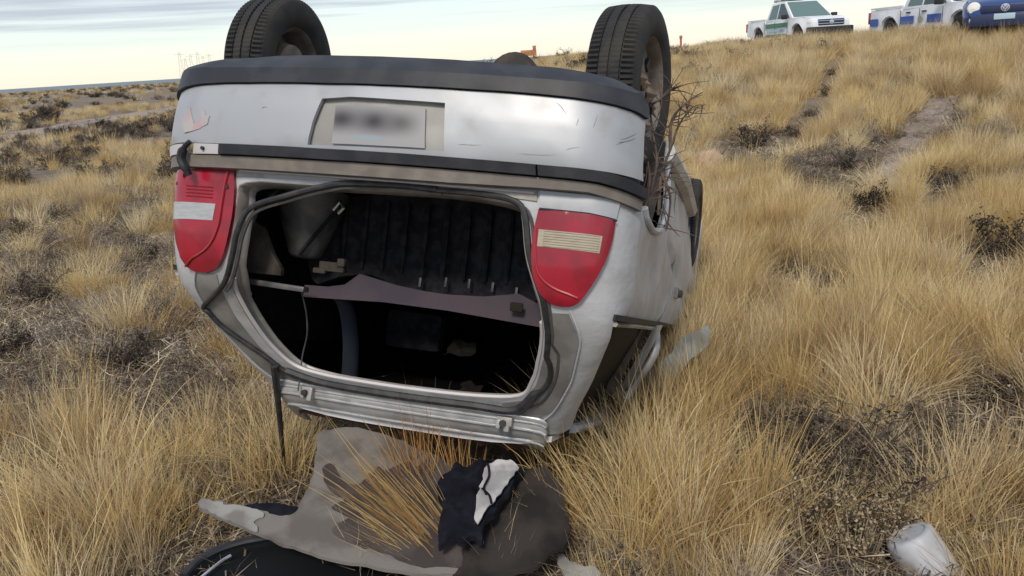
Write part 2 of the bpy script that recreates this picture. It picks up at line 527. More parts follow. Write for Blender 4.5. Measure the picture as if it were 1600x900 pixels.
def ribbon_path(name, pts, width, label):
    c = catmull(pts, 10, False); v, f = [], []; nn = 7
    for i, p in enumerate(c):
        a, b = np.array(c[max(i - 1, 0)]), np.array(c[min(i + 1, len(c) - 1)])
        t = (b - a) / np.linalg.norm(b - a); nrm = np.array((-t[1], t[0]))
        w = width * (1 + .35 * noise.noise(Vector((i * .3, width * 9, 0)))) * (1 if width > 2 else .25 + .75 * math.sin(math.pi * (i + .5) / len(c)) ** .6)
        for k in range(nn):
            s_ = (k / (nn - 1) - .5) * w; x, y = p[0] + nrm[0] * s_, p[1] + nrm[1] * s_
            v.append((x, y, hgt(x, y) + .016))
    for i in range(len(c) - 1):
        for k in range(nn - 1):
            q = i * nn + k; f.append((q, q + 1, q + nn + 1, q + nn))
    tag(obj_from(name, v, f, M['track'] if width > .45 and width != .50 else M['soil'] if width == .50 else M['track'], smooth=180), label, None, kind='structure')
    return np.array(c), width
PATHS = []
trk = [ground_at(*p) for p in ((-260, 235), (-120, 225), (0, 214), (90, 201), (170, 187), (240, 176), (300, 168))]
trk = [(p.x, p.y) for p in trk]
d_ = (trk[-1][0] - trk[-2][0], trk[-1][1] - trk[-2][1])
trk += [(trk[-1][0] + 1.2 * d_[0] * k, trk[-1][1] + 1.2 * d_[1] * k) for k in (1, 2.2)]
PATHS.append(ribbon_path('dirt_track', trk, 3.4, 'pale dirt track crossing the steppe behind the car'))
r1 = [ground_at(*p) for p in ((1310, 92), (1296, 130), (1262, 190), (1232, 222), (1180, 240))]
r2 = [ground_at(*p) for p in ((1490, 130), (1468, 168), (1446, 205), (1410, 250), (1372, 292))]
PATHS.append(ribbon_path('wheel_rut', [(p.x, p.y) for p in r1], .50, 'narrow wheel rut coloured dark for its shade, leading up to the left truck'))  # darker soil colour stands in for the shade lying in this rut
PATHS.append(ribbon_path('wheel_rut', [(p.x, p.y) for p in r2], .47, 'wider bare wheel rut leading up to the right truck'))

def on_path(x, y):
    for c, w in PATHS:
        d = np.hypot(c[:, 0] - x, c[:, 1] - y)
        if d.min() < w * .5 + .04: return True
    return False

# ------------------------------------------------------------------ the overturned car
CAR = bpy.data.objects.new('overturned_car', None)
link(CAR)
CAR.matrix_world = (Matrix.Translation((-.569, 2.26, .586)) @ Matrix.Rotation(R_(-16.21), 4, 'Z')
                    @ Matrix.Rotation(R_(-18.78), 4, 'X') @ Matrix.Rotation(R_(5.13), 4, 'Y'))
tag(CAR, 'silver hatchback lying overturned on its roof with its tailgate missing', 'car')
CINV = CAR.matrix_world.inverted()

def itp(z, t):
    zs = [a for a, b in t]; vs = [b for a, b in t]
    if zs[0] > zs[-1]: zs, vs = zs[::-1], vs[::-1]
    return float(np.interp(z, zs, vs))
# rear offset, half width, corner radius by height (car frame: z up from the roof, wheels on top)
YB = [(1.25, .16), (1.0, .10), (.85, .07), (.78, .07), (.6, .09), (.5, .11), (.42, .16), (.3, .27), (.15, .43), (.05, .55), (0, .62), (-.1, .75)]
WB = [(1.25, .70), (1.15, .76), (.95, .795), (.75, .81), (.55, .805), (.5, .80), (.4, .765), (.25, .69), (.1, .60), (0, .55), (-.1, .5)]
RB = [(1.25, .2), (.8, .16), (.5, .16), (.3, .16), (0, .12), (-.1, .1)]
YM = [(1.30, .16), (1.20, .085), (1.165, .045), (1.125, .0), (1.12, -.01), (1.0, -.02), (.9, -.015), (.84, 0), (.80, .01)]
WM = [(1.30, .70), (1.2, .74), (1.165, .775), (1.12, .805), (1.0, .815), (.9, .82), (.8, .825)]
RM = [(1.3, .26), (.8, .22)]

def surf(s, z, off, Y, W, R, C):
    y0, w, r = itp(z, Y) - off, itp(z, W) + off, itp(z, R) + off
    a = w - r; t = abs(s); sg = 1 if s >= 0 else -1
    ye = y0 + C * (a / w) ** 2
    if t <= 1: x, y = t * a, y0 + C * (t * a / w) ** 2
    elif t <= 2:
        th = (t - 1) * math.pi / 2; e = 1.0 if C > .06 else 2 / (2 + 2.6 * (1 - sst(.36, .52, z)))
        x, y = a + r * max(0, math.sin(th)) ** e, ye + r * (1 - max(0, math.cos(th)) ** e)
    else:
        x, y = w - .03 * max(0, t - 4.6) ** 1.5, ye + r + (t - 2)
    return Vector((x * sg, y, z))
def BODY(p, off=0.0):
    s, z = p
    if s > 1.7:           # right flank: pressed-in dents and creases of the roll-over
        k = sst(1.7, 2.1, s) * sst(.47, .56, z)
        off += k * (.022 * noise.noise(Vector((s * 1.5, z * 4.5, 3))) + .010 * noise.noise(Vector((s * 4, z * 9, 6))))
        zc = .80 - .16 * (s - 2.8)
        if s > 2.75: off -= k * .016 * math.exp(-((z - zc) / .022) ** 2) * sst(2.75, 2.95, s) * (1 - sst(3.9, 4.2, s))
        off += k * .012 * math.exp(-((s - 2.62 - .25 * (z - .6)) / .07) ** 2)
    elif s < -1.9: off += .008 * noise.noise(Vector((s * 1.5, z * 4.5, 9)))
    return surf(s, z, off, YB, WB, RB, .05)
def BUMP(p, off=0.0):
    off += .007 * noise.noise(Vector((p[0] * 1.8, p[1] * 5, 12))) + .003 * noise.noise(Vector((p[0] * 6, p[1] * 16, 15)))
    return surf(p[0], p[1], off, YM, WM, RM, .08)
def lifted(fn, o): return lambda p, off: fn(p, off + o)
def bulge(c, r, h, base):
    return lambda p, off: BODY(p, off + base + h * (max(0, 1 - ((p[0] - c[0]) / r[0]) ** 2) * max(0, 1 - ((p[1] - c[1]) / r[1]) ** 2)) ** .5)
def sheet(name, fn, outer, holes, m, thick=.01, off=0.0, gx=.07, gy=.035, parent=None, smooth=35):
    vv, F = patch2d(outer, holes, gx, gy)
    return shell(name, vv, F, lifted(fn, off), thick, m, parent or CAR, smooth)

# --- tailgate opening and body shell
OPEN = [(-.69, .764), (-.3, .772), (.1, .778), (.45, .780), (.70, .765), (.745, .735), (.782, .62), (.84, .525), (.90, .45), (.965, .32), (.965, .225), (.91, .165),
        (.6, .142), (.1, .133), (-.35, .133), (-.62, .138), (-.82, .158), (-.89, .22), (-.892, .315), (-.85, .41), (-.805, .48), (-.762, .59), (-.735, .70)]
OPEN_S = catmull(OPEN, 4)
def mirror(l): return [(-a, b) for a, b in reversed(l)]
ARCH = [(2.085, .815), (2.13, .785), (2.25, .770), (2.40, .778), (2.53, .81), (2.60, .87), (2.66, .96), (2.71, 1.06), (2.73, 1.14)]
DOORLINE = [(3.235, 1.14), (3.25, .99), (3.275, .87), (3.285, .70), (3.285, .60), (3.15, .53), (2.90, .466)]
CPIL = [(1.62, .464), (1.70, .40), (1.82, .29), (1.95, .17), (2.02, .10), (2.05, .045)]
half = ARCH + DOORLINE + CPIL
body_outer = [(-1.9, .815), (1.9, .815)] + half + [(1.0, .03), (0, .02), (-1.0, .03)] + mirror(half)
body = sheet('body_shell', BODY, body_outer, [OPEN_S], M['flank'], .012, gx=.07, gy=.03)
# doors: 3-door car, one long door each side
def door(side):
    o = [(3.262, 1.14), (3.275, .99), (3.298, .87), (3.308, .70), (3.308, .60), (3.17, .522), (2.93, .456), (3.09, .455), (4.30, .44), (4.32, .6), (4.30, .9), (4.28, 1.14)]
    if side < 0: o = mirror(o)
    d = sheet('door', BODY, o, [], M['flank'], .03, off=.002, gx=.12, gy=.05)
    s = side
    if s < 0:
        sheet('blackout_door_window', BODY, mirror([(2.96, .45), (2.86, .34), (2.74, .20), (2.72, .09), (3.3, .07), (3.9, .12), (4.26, .43)]), [], M['glass'], .005, off=-.02, gx=.2, gy=.08, parent=d)  # opaque dark pane added so the far side of the cabin stays black
    MB().box(BODY((s * 3.46, .612), .014), (.03, .12, .035)).build('handle', M['trim'], d, bevel=.008)
    MB().box(BODY((s * 3.41, .612), .008), (.02, .06, .05)).build('lock_plate', M['lip'], d, bevel=.004)
    # window frame, bent out of line on the right
    k = .05 * (1 if s > 0 else 0)
    pts = [BODY((s * 2.98, .45), .0), BODY((s * 2.86, .34), .01 + k), BODY((s * 2.72, .20), .02 + k), BODY((s * 2.66, .10), .03 + k), BODY((s * 3.3, .03), .02 + k), BODY((s * 3.9, .10), .01), BODY((s * 4.28, .43), .0)]
    MB().tube(catmull(pts, 5, False), .016, 8, flat=.5).build('window_frame', M['frame'], d)
    return d
for s in (1, -1): door(s)
# front wings with wheel arches
wing = [(4.325, 1.14), (4.34, .9), (4.345, .6), (4.33, .44), (4.6, .47), (5.2, .53), (5.38, .62), (5.42, .80), (5.42, 1.0), (5.38, 1.14),
        (5.02, 1.12), (4.99, .98), (4.92, .87), (4.80, .80), (4.64, .78), (4.48, .82), (4.37, .92), (4.335, 1.05)]
wing = [(4.325, 1.14), (4.33, .44), (4.6, .47), (5.2, .53), (5.38, .62), (5.42, .80), (5.42, 1.0), (5.38, 1.14),
        (5.20, 1.13), (5.16, .98), (5.08, .86), (4.95, .79), (4.78, .77), (4.60, .80), (4.47, .88), (4.40, 1.0), (4.38, 1.14)]
for s in (1, -1):
    sheet('front_wing', BODY, wing if s > 0 else mirror(wing), [], M['flank'], .012, gx=.1, gy=.05)
# window glass, dark, and the belt rubber
for s in (1, -1):
    q = [(1.66, .455), (1.74, .395), (1.86, .285), (1.99, .165), (2.06, .09), (2.6, .08), (2.70, .20), (2.86, .36), (2.88, .455)]
    sheet('quarter_window', BODY, q if s > 0 else mirror(q), [], M['glass'], .005, off=-.02, gx=.15, gy=.06)
    b = [(1.60, .474), (1.60, .456), (2.9, .450), (2.92, .468)]
    b2 = [(2.96, .470), (2.94, .452), (4.28, .436), (4.28, .456)]
    for t in (b, b2):
        sheet('belt_rubber', BODY, t if s > 0 else mirror(t), [], M['rubber'], .012, off=.012, gx=.12, gy=.02)
    MB().tube([BODY((s * 1.66, .445), .004), BODY((s * 2.2, .445), .004), BODY((s * 2.86, .44), .004)], .009, 6).build('belt_moulding', M['frame'], CAR)
    # arch lips and wheel-arch liners
    MB().tube([BODY((s * a, b), .004) for a, b in catmull(ARCH, 4, False)], .012, 8).build('arch_lip', M['flank'], CAR)
    for yc, zc in ((.63, 1.13), (2.98, 1.12)):
        v, f = [], []
        for i in range(15):
            th = math.pi * (i / 14)
            for xx in (.44, .775):
                v.append((s * xx, yc + .36 * math.cos(th), zc + .03 - .385 * math.sin(th)))
        for i in range(14): f.append((2 * i, 2 * i + 1, 2 * i + 3, 2 * i + 2))
        o_ = obj_from('arch_liner', v, f, M['under'], CAR)
        md = o_.modifiers.new('solid', 'SOLIDIFY'); md.thickness = .012

# crushed metal hanging out of the right side onto the grass
def hang(px, y0, slope, name, m, amp, th=.004):
    """crumpled sheet through the given picture outline, on an upright plane beside the flank"""
    pts, nrm = [], Vector((-.45, -1, 0)).normalized(); c0 = CAR.matrix_world @ Vector((.70, y0, .25))
    for a, b in px:
        d = fw + RT * ((a - 800) / F_PX) - UP * ((b - 450) / F_PX); o0 = Vector((0, 0, EYE)); nn = (nrm + Vector((0, 0, slope))).normalized()
        t = (c0 - o0).dot(nn) / d.dot(nn); q = CINV @ (o0 + d * t); pts.append(q)
    e = [(q.y, q.z) for q in pts]; c_ = sum((q.x for q in pts)) / len(pts)
    A_ = np.array([[q.y, q.z, 1] for q in pts]); k_ = np.linalg.lstsq(A_, np.array([q.x for q in pts]), rcond=None)[0]
    vv, F = patch2d(e, [], .05, .04)
    return shell(name, vv, F, lambda p, o: Vector((k_[0] * p[0] + k_[1] * p[1] + k_[2] + amp * noise.noise(Vector((p[0] * 7, p[1] * 11, 4))) + amp * .5 * abs(math.sin(p[0] * 19 + p[1] * 30)) + o, p[0], p[1])), th, m, CAR, 25)
hang([(1090, 506), (1100, 520), (1096, 536), (1070, 560), (1046, 590), (1010, 622), (985, 650), (950, 660), (945, 640), (985, 606), (1020, 570), (1042, 540), (1066, 524)], 1.7, .15, 'crumpled_panel', M['bluegrey'], .06)
hang([(1022, 508), (1034, 508), (1012, 552), (990, 596), (975, 622), (962, 622), (984, 580), (1004, 545)], 1.25, .1, 'bent_pillar', M['frame'], .006)
hang([(985, 512), (1008, 510), (992, 545), (970, 590), (958, 618), (946, 618), (958, 580), (972, 540)], 1.05, .1, 'window_remnant', M['smear_glass'], .004)
# --- roof, windscreen pillars, bonnet, floor
def roof_pt(p, off): 
    x, y = p; e = (x / .58) ** 2
    return Vector((x, y, -.028 + .05 * e * e + .02 * max(0, y - 1.3) - off))
vv, F_ = patch2d([(-.54, .60), (.54, .60), (.57, 1.2), (.56, 1.85), (-.56, 1.85), (-.57, 1.2)], [], .12, .12)
shell('roof', vv, F_, roof_pt, .02, M['paint'], CAR)
# bright rear edge of the roof: stepped pressing with the tailgate hinges on it
M['edge'] = mat('bright_roof_edge_metal', (.56, .58, .61), .34, .45, var=(.44, .45, .47), vscale=9, bump=.25, bscale=12, bd=.01)
RE = [(.098, .012), (.090, .020), (.082, .024), (.072, .022), (.066, .040), (.056, .048), (.040, .050), (.030, .058), (.012, .060), (-.008, .052), (-.022, .036), (-.030, .01)]
v, f = [], []
ss = np.linspace(-1.16, 1.16, 70)
for i, s in enumerate(ss):
    end = max(0, abs(s) - 1.0) / .16
    for z, o in RE:
        zz = z - (.05 * end ** 2 if s < 0 else .02 * end ** 2)
        v.append(BODY((s, zz), o * (1 - .25 * end) + .003 * noise.noise(Vector((s * 6, z * 20, 2)))))
n = len(RE)
for i in range(len(ss) - 1):
    for k in range(n - 1): f.append((i * n + k, i * n + k + 1, (i + 1) * n + k + 1, (i + 1) * n + k))
re_ = obj_from('roof_edge', v, f, M['edge'], CAR, 30)
md = re_.modifiers.new('solid', 'SOLIDIFY'); md.thickness = .008; md.offset = -1
for z_, o_, r_ in ((.050, .049, .005), (.076, .023, .004), (.002, .060, .004)):
    MB().tube([BODY((s, z_ - (.05 if s < 0 else .02) * (max(0, abs(s) - 1.0) / .16) ** 2), o_) for s in np.linspace(-1.10, 1.12, 40)], r_, 6).build('highlight_bead', M['edge'], re_)  # tubes added to shape bright highlight lines along the roof edge
for s in (-.80, .86):
    h = MB()
    h.box(BODY((s, .072), .045), (.055, .022, .030)).box(BODY((s + .03, .060), .055), (.018, .03, .045)).box(BODY((s - .035, .060), .055), (.014, .03, .030))
    hg = h.build('hinge', M['frame'], re_, bevel=.003)
    MB().lathe([(-.012, .001), (-.012, .011), (.012, .011), (.012, .001)], 10, 'Y', BODY((s, .066), .066)).build('bolt', M['trim'], hg)
# rusty torn edge under it
v, f = [], []
for k in range(61):
    s = -1.08 + 2.1 * k / 60
    w_ = .010 + .016 * abs(noise.noise(Vector((k * .45, 2, 0)))) + .012 * (k % 7 == 0)
    a, b = BODY((s, -.028), .03), BODY((s, -.030), .028) + Vector((0, .012, -w_))
    v += [a, b]
for k in range(60): f.append((2 * k, 2 * k + 1, 2 * k + 3, 2 * k + 2))
o_ = obj_from('rusty_edge', v, f, M['rust'], re_, 0)
o_.modifiers.new('solid', 'SOLIDIFY').thickness = .004
# windscreen and A pillars (crushed), bonnet, nose
for s in (1, -1):
    MB().tube(catmull([BODY((s * 4.3, .45)), Vector((s * .64, 2.25, .22)), Vector((s * .55, 1.85, .0))], 6, False), .035, 8, flat=.6).build('windscreen_pillar', M['flank'], CAR)
    MB().tube(catmull([BODY((s * 2.05, .045)), Vector((s * .58, 1.2, .02)), Vector((s * .55, 1.85, .0))], 6, False), .03, 8, flat=.6).build('roof_rail', M['flank'], CAR)
vv, F_ = patch2d([(-.56, 1.86), (.56, 1.86), (.66, 2.6), (-.66, 2.6)], [], .15, .12)
shell('windscreen', vv, F_, lambda p, o: Vector((p[0], p[1], -.01 + (p[1] - 1.86) * .60 + .06 * (p[0] / .66) ** 2 - o)), .006, M['glass'], CAR)
vv, F_ = patch2d([(-.70, 2.58), (.70, 2.58), (.74, 3.2), (.66, 3.62), (-.66, 3.62), (-.74, 3.2)], [], .15, .12)
shell('bonnet', vv, F_, lambda p, o: Vector((p[0], p[1], .44 + .09 * (p[1] - 2.6) + .05 * (p[0] / .7) ** 2 + .03 * math.sin(p[0] * 7 + p[1] * 4) - o)), .015, M['flank'], CAR)
v, f = [], []
NB = [(.54, 3.60), (.62, 3.69), (.75, 3.72), (.9, 3.74), (1.05, 3.72), (1.16, 3.66)]
xs = np.linspace(-.78, .78, 17)
for x in xs:
    for z, y in NB: v.append((x, y - .22 * (abs(x) / .78) ** 3, z))
for i in range(16):
    for k in range(5): f.append((i * 6 + k, (i + 1) * 6 + k, (i + 1) * 6 + k + 1, i * 6 + k + 1))
nb = obj_from('front_bumper', v, f, M['paint'], CAR)
md = nb.modifiers.new('solid', 'SOLIDIFY'); md.thickness = .03
MB().box((0, 3.735, .72), (.7, .02, .12)).build('front_grille', M['trim'], nb, bevel=.006)
# floor pan with tunnel, beams, tank, silencer, pipe
vv, F_ = patch2d([(-.70, .16), (.70, .16), (.74, .3), (.44, .32), (.44, .95), (.74, 1.0), (.74, 2.6), (.44, 2.62), (.44, 3.3), (.70, 3.4), (.66, 3.64), (-.66, 3.64), (-.70, 3.4), (-.44, 3.3), (-.44, 2.62),
                  (-.74, 2.6), (-.74, 1.0), (-.44, .95), (-.44, .32), (-.74, .3)], [], .12, .12)
shell('floor_pan', vv, F_, lambda p, o: Vector((p[0], p[1], 1.13 - .10 * math.exp(-(p[0] / .10) ** 2) + .012 * math.sin(p[1] * 16) + o)), .012, M['under'], CAR)
MB().tube([(-.62, .66, 1.24), (0, .66, 1.22), (.62, .66, 1.24)], .035, 10).build('rear_axle', M['under'], CAR)
MB().box((-.1, 1.25, 1.17), (.8, .45, .10)).build('fuel_tank', M['under'], CAR, bevel=.03)
prof = [(-.11, .001), (-.11, .085), (-.095, .10), (.095, .10), (.11, .085), (.11, .001)]
sl = MB().lathe(prof, 24, 'Y', (.195, .86, 1.330)).build('silencer', M['silencer'], CAR)
MB().tube(catmull([(.195, .96, 1.335), (.10, 1.1, 1.28), (0, 1.6, 1.16), (.02, 2.6, 1.15)], 6, False), .022, 8).build('exhaust_pipe', M['silencer'], CAR)
for s in (1, -1):
    MB().tube([(s * .77, 1.0, 1.13), (s * .78, 1.8, 1.15), (s * .77, 2.6, 1.13)], .045, 8).build('sill', M['flank'], CAR)

# --- rear bumper, painted skin, dark valance, trim strip, lower lip, plate
EB = 1.80
PREC = [(-.265, 1.022), (-.10, 1.030), (.425, 1.026), (.432, .886), (-.315, .880), (-.30, .95)]
skin_o = [(-EB, .8715), (EB, .8715), (EB, 1.052), (1.6, 1.058), (.9, 1.066), (0, 1.0665), (-.9, 1.060), (-1.5, 1.046), (-EB, 1.03)]
sheet('bumper_skin', BUMP, skin_o, [PREC], M['paint_white'], .014, gx=.08, gy=.03)
sheet('plate_recess', BUMP, [(-.32, 1.04), (.44, 1.04), (.45, .875), (-.34, .873)], [], M['recess'], .008, off=-.022, gx=.08, gy=.03)
PL = [(-.19, 1.006), (.315, 1.010), (.325, .893), (-.185, .890)]
sheet('number_plate', BUMP, PL, [], M['plate'], .003, off=-.014, gx=.08, gy=.03)
val_o = [(-EB, 1.032), (-1.5, 1.049), (-.9, 1.063), (0, 1.0695), (.9, 1.069), (1.6, 1.061), (EB, 1.055), (EB, 1.085), (1.67, 1.120), (1.45, 1.15), (1.0, 1.166), (0, 1.172), (-.7, 1.168), (-1.0, 1.155), (-1.3, 1.13), (-EB, 1.08)]
sheet('bumper_valance', BUMP, val_o, [], M['valance'], .02, off=.012, gx=.08, gy=.018, smooth=25)
sheet('bumper_strip', BUMP, [(-.852, .838), (.885, .840), (.885, .8685), (-.852, .8685)], [], M['trim'], .02, off=.014, gx=.08, gy=.016)
sheet('bumper_strip', BUMP, [(.895, .840), (1.3, .838), (1.62, .826), (EB, .818), (EB, .8475), (1.58, .8615), (1.33, .8685), (.895, .8685)], [], M['trim'], .02, off=.014, gx=.08, gy=.016)
# where the strip is missing on the left: painted white reflection, and a hanging bracket
sheet('strip_reflection', BUMP, [(-1.06, .836), (-.862, .838), (-.862, .8685), (-1.06, .8685)], [], M['seam_white'], .015, off=.005, gx=.08, gy=.02)
sheet('strip_reflection', BUMP, [(-1.9, .832), (-1.15, .834), (-1.15, .866), (-1.9, .864)], [], M['seam_white'], .015, off=.005, gx=.08, gy=.02)
MB().lathe([(-.006, .001), (-.006, .006), (.004, .006), (.004, .001)], 8, 'Y', BUMP((-.965, .853), .008)).build('screw', M['trim'], CAR)
MB().tube(catmull([BUMP((-1.08, .872), .012), BUMP((-1.12, .85), .022), BUMP((-1.13, .815), .026), BUMP((-1.08, .785), .022), BUMP((-1.06, .765), .012)], 4, False), [.012] * 5 + [.020] * 8 + [.016] * 4, 8, flat=.6).build('torn_bracket', M['trim'], CAR)
lip_o = [(-EB, .793), (-.75, .798), (.45, .800), (.885, .808), (1.22, .809), (1.45, .799), (EB, .784), (EB, .814), (1.62, .823), (1.3, .834), (.885, .8365), (-.85, .8345), (-EB, .829)]
sheet('bumper_lip', BUMP, lip_o, [], M['lip'], .05, off=.0, gx=.08, gy=.015)
sheet('rear_sill', BODY, [(-.74, .812), (-.74, .779), (.1, .789), (.70, .779), (.81, .775), (.81, .812)], [], M['frame'], .015, off=.006, gx=.08, gy=.02)
MB().tube([BODY((s, .798), .012) for s in np.linspace(-.72, .80, 16)], .0045, 6).build('sill_seam', M['seam_white'], CAR)
# inner lining of the bumper top (behind the valance) so it is closed
sheet('bumper_closing', BUMP, [(-EB, 1.06), (EB, 1.06), (EB, 1.075), (1.5, 1.12), (1.2, 1.14), (0, 1.155), (-1.2, 1.13), (-EB, 1.07)], [], M['under'], .10, off=-.03, gx=.1, gy=.03)
# peeled red paint at the left corner, scratches at the right
for o in ([(-1.20, .90), (-1.12, .905), (-1.02, .915), (-.96, .93), (-.955, .955), (-.985, .958), (-1.0, .975), (-1.03, .97), (-1.03, .945), (-1.09, .93), (-1.13, .95), (-1.19, .985), (-1.25, .93)],):
    M['pink'] = mat('exposed_primer', (.40, .30, .32), .6, 0, var=(.37, .355, .37), vscale=26, lo=.42, hi=.58)
    sheet('paint_scrape', BUMP, o, [], M['pink'], .002, off=.0022, gx=.03, gy=.01)
for k, (a, b, w) in enumerate((((.99, 1.050), (1.06, 1.018), .0016), ((1.135, .985), (1.155, 1.012), .0011), ((1.265, .985), (1.30, 1.03), .0010), ((1.48, .960), (1.66, .988), .0018), ((1.50, .972), (1.67, 1.000), .0013), ((1.45, .955), (1.60, .972), .0009), ((-.62, .985), (-.585, .986), .0012), ((1.05, .915), (1.16, .93), .0008), ((.50, .905), (.62, .915), .0008), ((.8, .895), (1.0, .905), .0007))):
    MB().tube([BUMP((a[0] + (b[0] - a[0]) * t, a[1] + (b[1] - a[1]) * t + .003 * math.sin(3 * t + k)), .0008) for t in np.linspace(0, 1, 6)], [w * .2, w, w * .8, w, w * .6, w * .2], 5, flat=.4).build('scratch', M['scuff'], CAR)

# --- tail lights
RL = [(.822, .752), (1.12, .750), (1.425, .742), (1.41, .697), (1.35, .629), (1.245, .561), (1.135, .503), (.99, .478), (.90, .494), (.838, .543), (.812, .617), (.81, .69)]
def dense_corner(poly, keep, n=4):
    o = []; m_ = len(poly); c = catmull(poly, n)
    for i in range(m_):
        if i in keep or (i + 1) % m_ in keep:
            a, b = np.array(poly[i]), np.array(poly[(i + 1) % m_]); o += [tuple(a + (b - a) * k / n) for k in range(n)]
        else: o += c[i * n:(i + 1) * n]
    return o
BR_ = bulge((1.10, .63), (.33, .17), .020, .006)
tl = sheet('tail_light', BR_, dense_corner(RL, {0, 2}), [], M['red'], .03, gx=.04, gy=.014)
sheet('reverse_lens', BR_, [(.835, .694), (1.275, .692), (1.262, .642), (.835, .645)], [], M['beige'], .004, off=.002, gx=.04, gy=.014, parent=tl)
MB().tube([BR_(p, .001) for p in catmull([(.818, .70), (.83, .62), (.86, .56), (.95, .525), (1.10, .508)], 5, False)], .004, 6).build('lens_ridge', M['red_rim'], tl)
MB().tube([BODY(p, .0145) for p in ((.825, .752), (1.12, .750), (1.425, .742))], .003, 6).build('light_gap', M['trim'], tl)
for k in range(7):
    MB().tube([BR_((s_, .690 - .0072 * k), .0032) for s_ in np.linspace(.86, 1.25, 7)], .0009, 4).build('lens_rib', M['beige'], tl)
sheet('filler_panel', BODY, [(.825, .807), (1.47, .800), (1.425, .747), (1.12, .755), (.822, .757)], [], M['paint_white'], .02, off=.010, gx=.06, gy=.02)
LLo = [(-1.30, .787), (-1.14, .789), (-1.135, .765), (-1.10, .755), (-1.075, .765), (-1.07, .790), (-.755, .800), (-.738, .74), (-.752, .62), (-.81, .51), (-.93, .463), (-1.06, .462), (-1.17, .50), (-1.27, .58), (-1.32, .70)]
BL_ = bulge((-1.03, .63), (.33, .19), .020, .006)
tl2 = sheet('tail_light', BL_, dense_corner(LLo, {0, 1, 2, 3, 4, 5, 6}), [], M['red'], .03, gx=.04, gy=.014)
tl2['label'] = 'tail light with a broken notched lower edge'
sheet('reverse_lens', BL_, [(-1.31, .680), (-.838, .684), (-.852, .630), (-1.30, .622)], [], M['clear'], .004, off=.002, gx=.04, gy=.014, parent=tl2)
for k in range(4):
    MB().tube([BL_((s_, .736 - .011 * k), .0015) for s_ in np.linspace(-1.05, -.86, 6)], .0022, 4).build('lens_flute', M['red_rim'], tl2)
MB().tube([BL_(p, .002) for p in catmull([(-.785, .79), (-.80, .70), (-.825, .601), (-.91, .53), (-1.106, .472)], 5, False)], .005, 6).build('lens_ridge', M['red_rim'], tl2)
for k in range(5):
    s = -1.22 + k * .11
    MB().box(BODY((s, .742 + .004 * (k % 2)), .015), (.014, .010, .010), Matrix.Rotation(.3 * k, 3, 'Y')).build('broken_clip', M['trim'], tl2)

# brownish gutter between the seal and the rear pillars, with its folded edge
gt = [(.905, .455), (.985, .32), (.985, .215), (.93, .155), (.80, .135), (.80, .100), (1.02, .09), (1.17, .14), (1.20, .25), (1.12, .36), (1.02, .46)]
for k in (1, -1):
    g_ = gt if k > 0 else mirror(gt)
    sheet('gutter_panel', BODY, g_, [], M['gutter'], .008, off=.004, gx=.05, gy=.02)
    MB().tube([BODY((k * a, b), .006) for a, b in catmull([(1.03, .47), (1.135, .36), (1.215, .25), (1.185, .14), (1.04, .075)], 5, False)], .0035, 6).build('gutter_fold', M['flank'], CAR)
# --- opening frame: inner flange, seals
def along(pts, off): return [BODY(p, off) for p in pts]
v, f = [], []
for p in OPEN_S:
    a = BODY(p, .0); b = BODY(p, -.06); c = BODY((p[0] * .965, p[1] + (.012 if p[1] < .4 else -.008)), -.075)
    v += [a, b, c]
k = len(OPEN_S)
for i in range(k):
    j = (i + 1) % k
    f += [(3 * i, 3 * j, 3 * j + 1, 3 * i + 1), (3 * i + 1, 3 * j + 1, 3 * j + 2, 3 * i + 2)]
fl = obj_from('opening_flange', v, f, M['frame'], CAR)
md = fl.modifiers.new('solid', 'SOLIDIFY'); md.thickness = .004
lowpart = [p for p in OPEN_S if p[1] < .43]
# bright inner edge along the lower half of the opening
iw = [OPEN_S[i] for i in range(len(OPEN_S)) if OPEN_S[i][1] < .45]
MB().tube(along([(p[0] * .985, p[1] + .006) for p in iw], -.012), .0085, 6).build('flange_edge', M['seam_white'], CAR)
SEAL_R = [(.30, .783), (.55, .782), (.70, .771), (.758, .735), (.795, .63), (.845, .545), (.915, .455), (.995, .32), (1.01, .22), (.96, .145), (.86, .112), (.6, .112), (.1, .108), (-.4, .108), (-.68, .115), (-.90, .138)]
sr_ = catmull(SEAL_R, 5, False)
MB().tube(along(sr_, .006), [.0095 + .008 * (1 if p[1] < .2 else 0) for p in sr_], 8).build('door_seal', M['rubber'], CAR)
MB().tube(along(catmull([(a + .03 * (1 if a > .5 else 0), b - .012) for a, b in SEAL_R[1:13]], 5, False), .002), .006, 6).build('gutter_bead', M['greytrim'], CAR)
LOOSE = [((.34, .784), .010), ((.15, .787), .010), ((-.10, .782), .01), ((-.22, .765), .025), ((-.40, .722), .055), ((-.60, .676), .05), ((-.675, .60), .045), ((-.72, .525), .035), ((-.86, .43), .02), ((-1.11, .345), .014), ((-1.13, .32), .014), ((-1.09, .27), .014), ((-1.0, .19), .014), ((-.90, .128), .01), ((-.68, .104), .01)]
lp = catmull([tuple(BODY(p, o)) for p, o in LOOSE], 6, False)
MB().tube(lp, .0095, 8).build('loose_seal', M['rubber'], CAR)
MB().tube([Vector(p) + Vector((.014, .012, -.010)) for p in lp[:50]], .006, 6).build('seal_lip', M['greytrim'], CAR)
# black torn strut hanging from the frame to the ground
a = BODY((-.955, .155), .02)
gp = CINV @ (ground_at(447, 752) + Vector((0, 0, .02)))
MB().tube([a, a.lerp(gp, .3), a.lerp(gp, .65), gp], [.016, .012, .009, .006], 8).build('hanging_strut', M['rubber'], CAR)

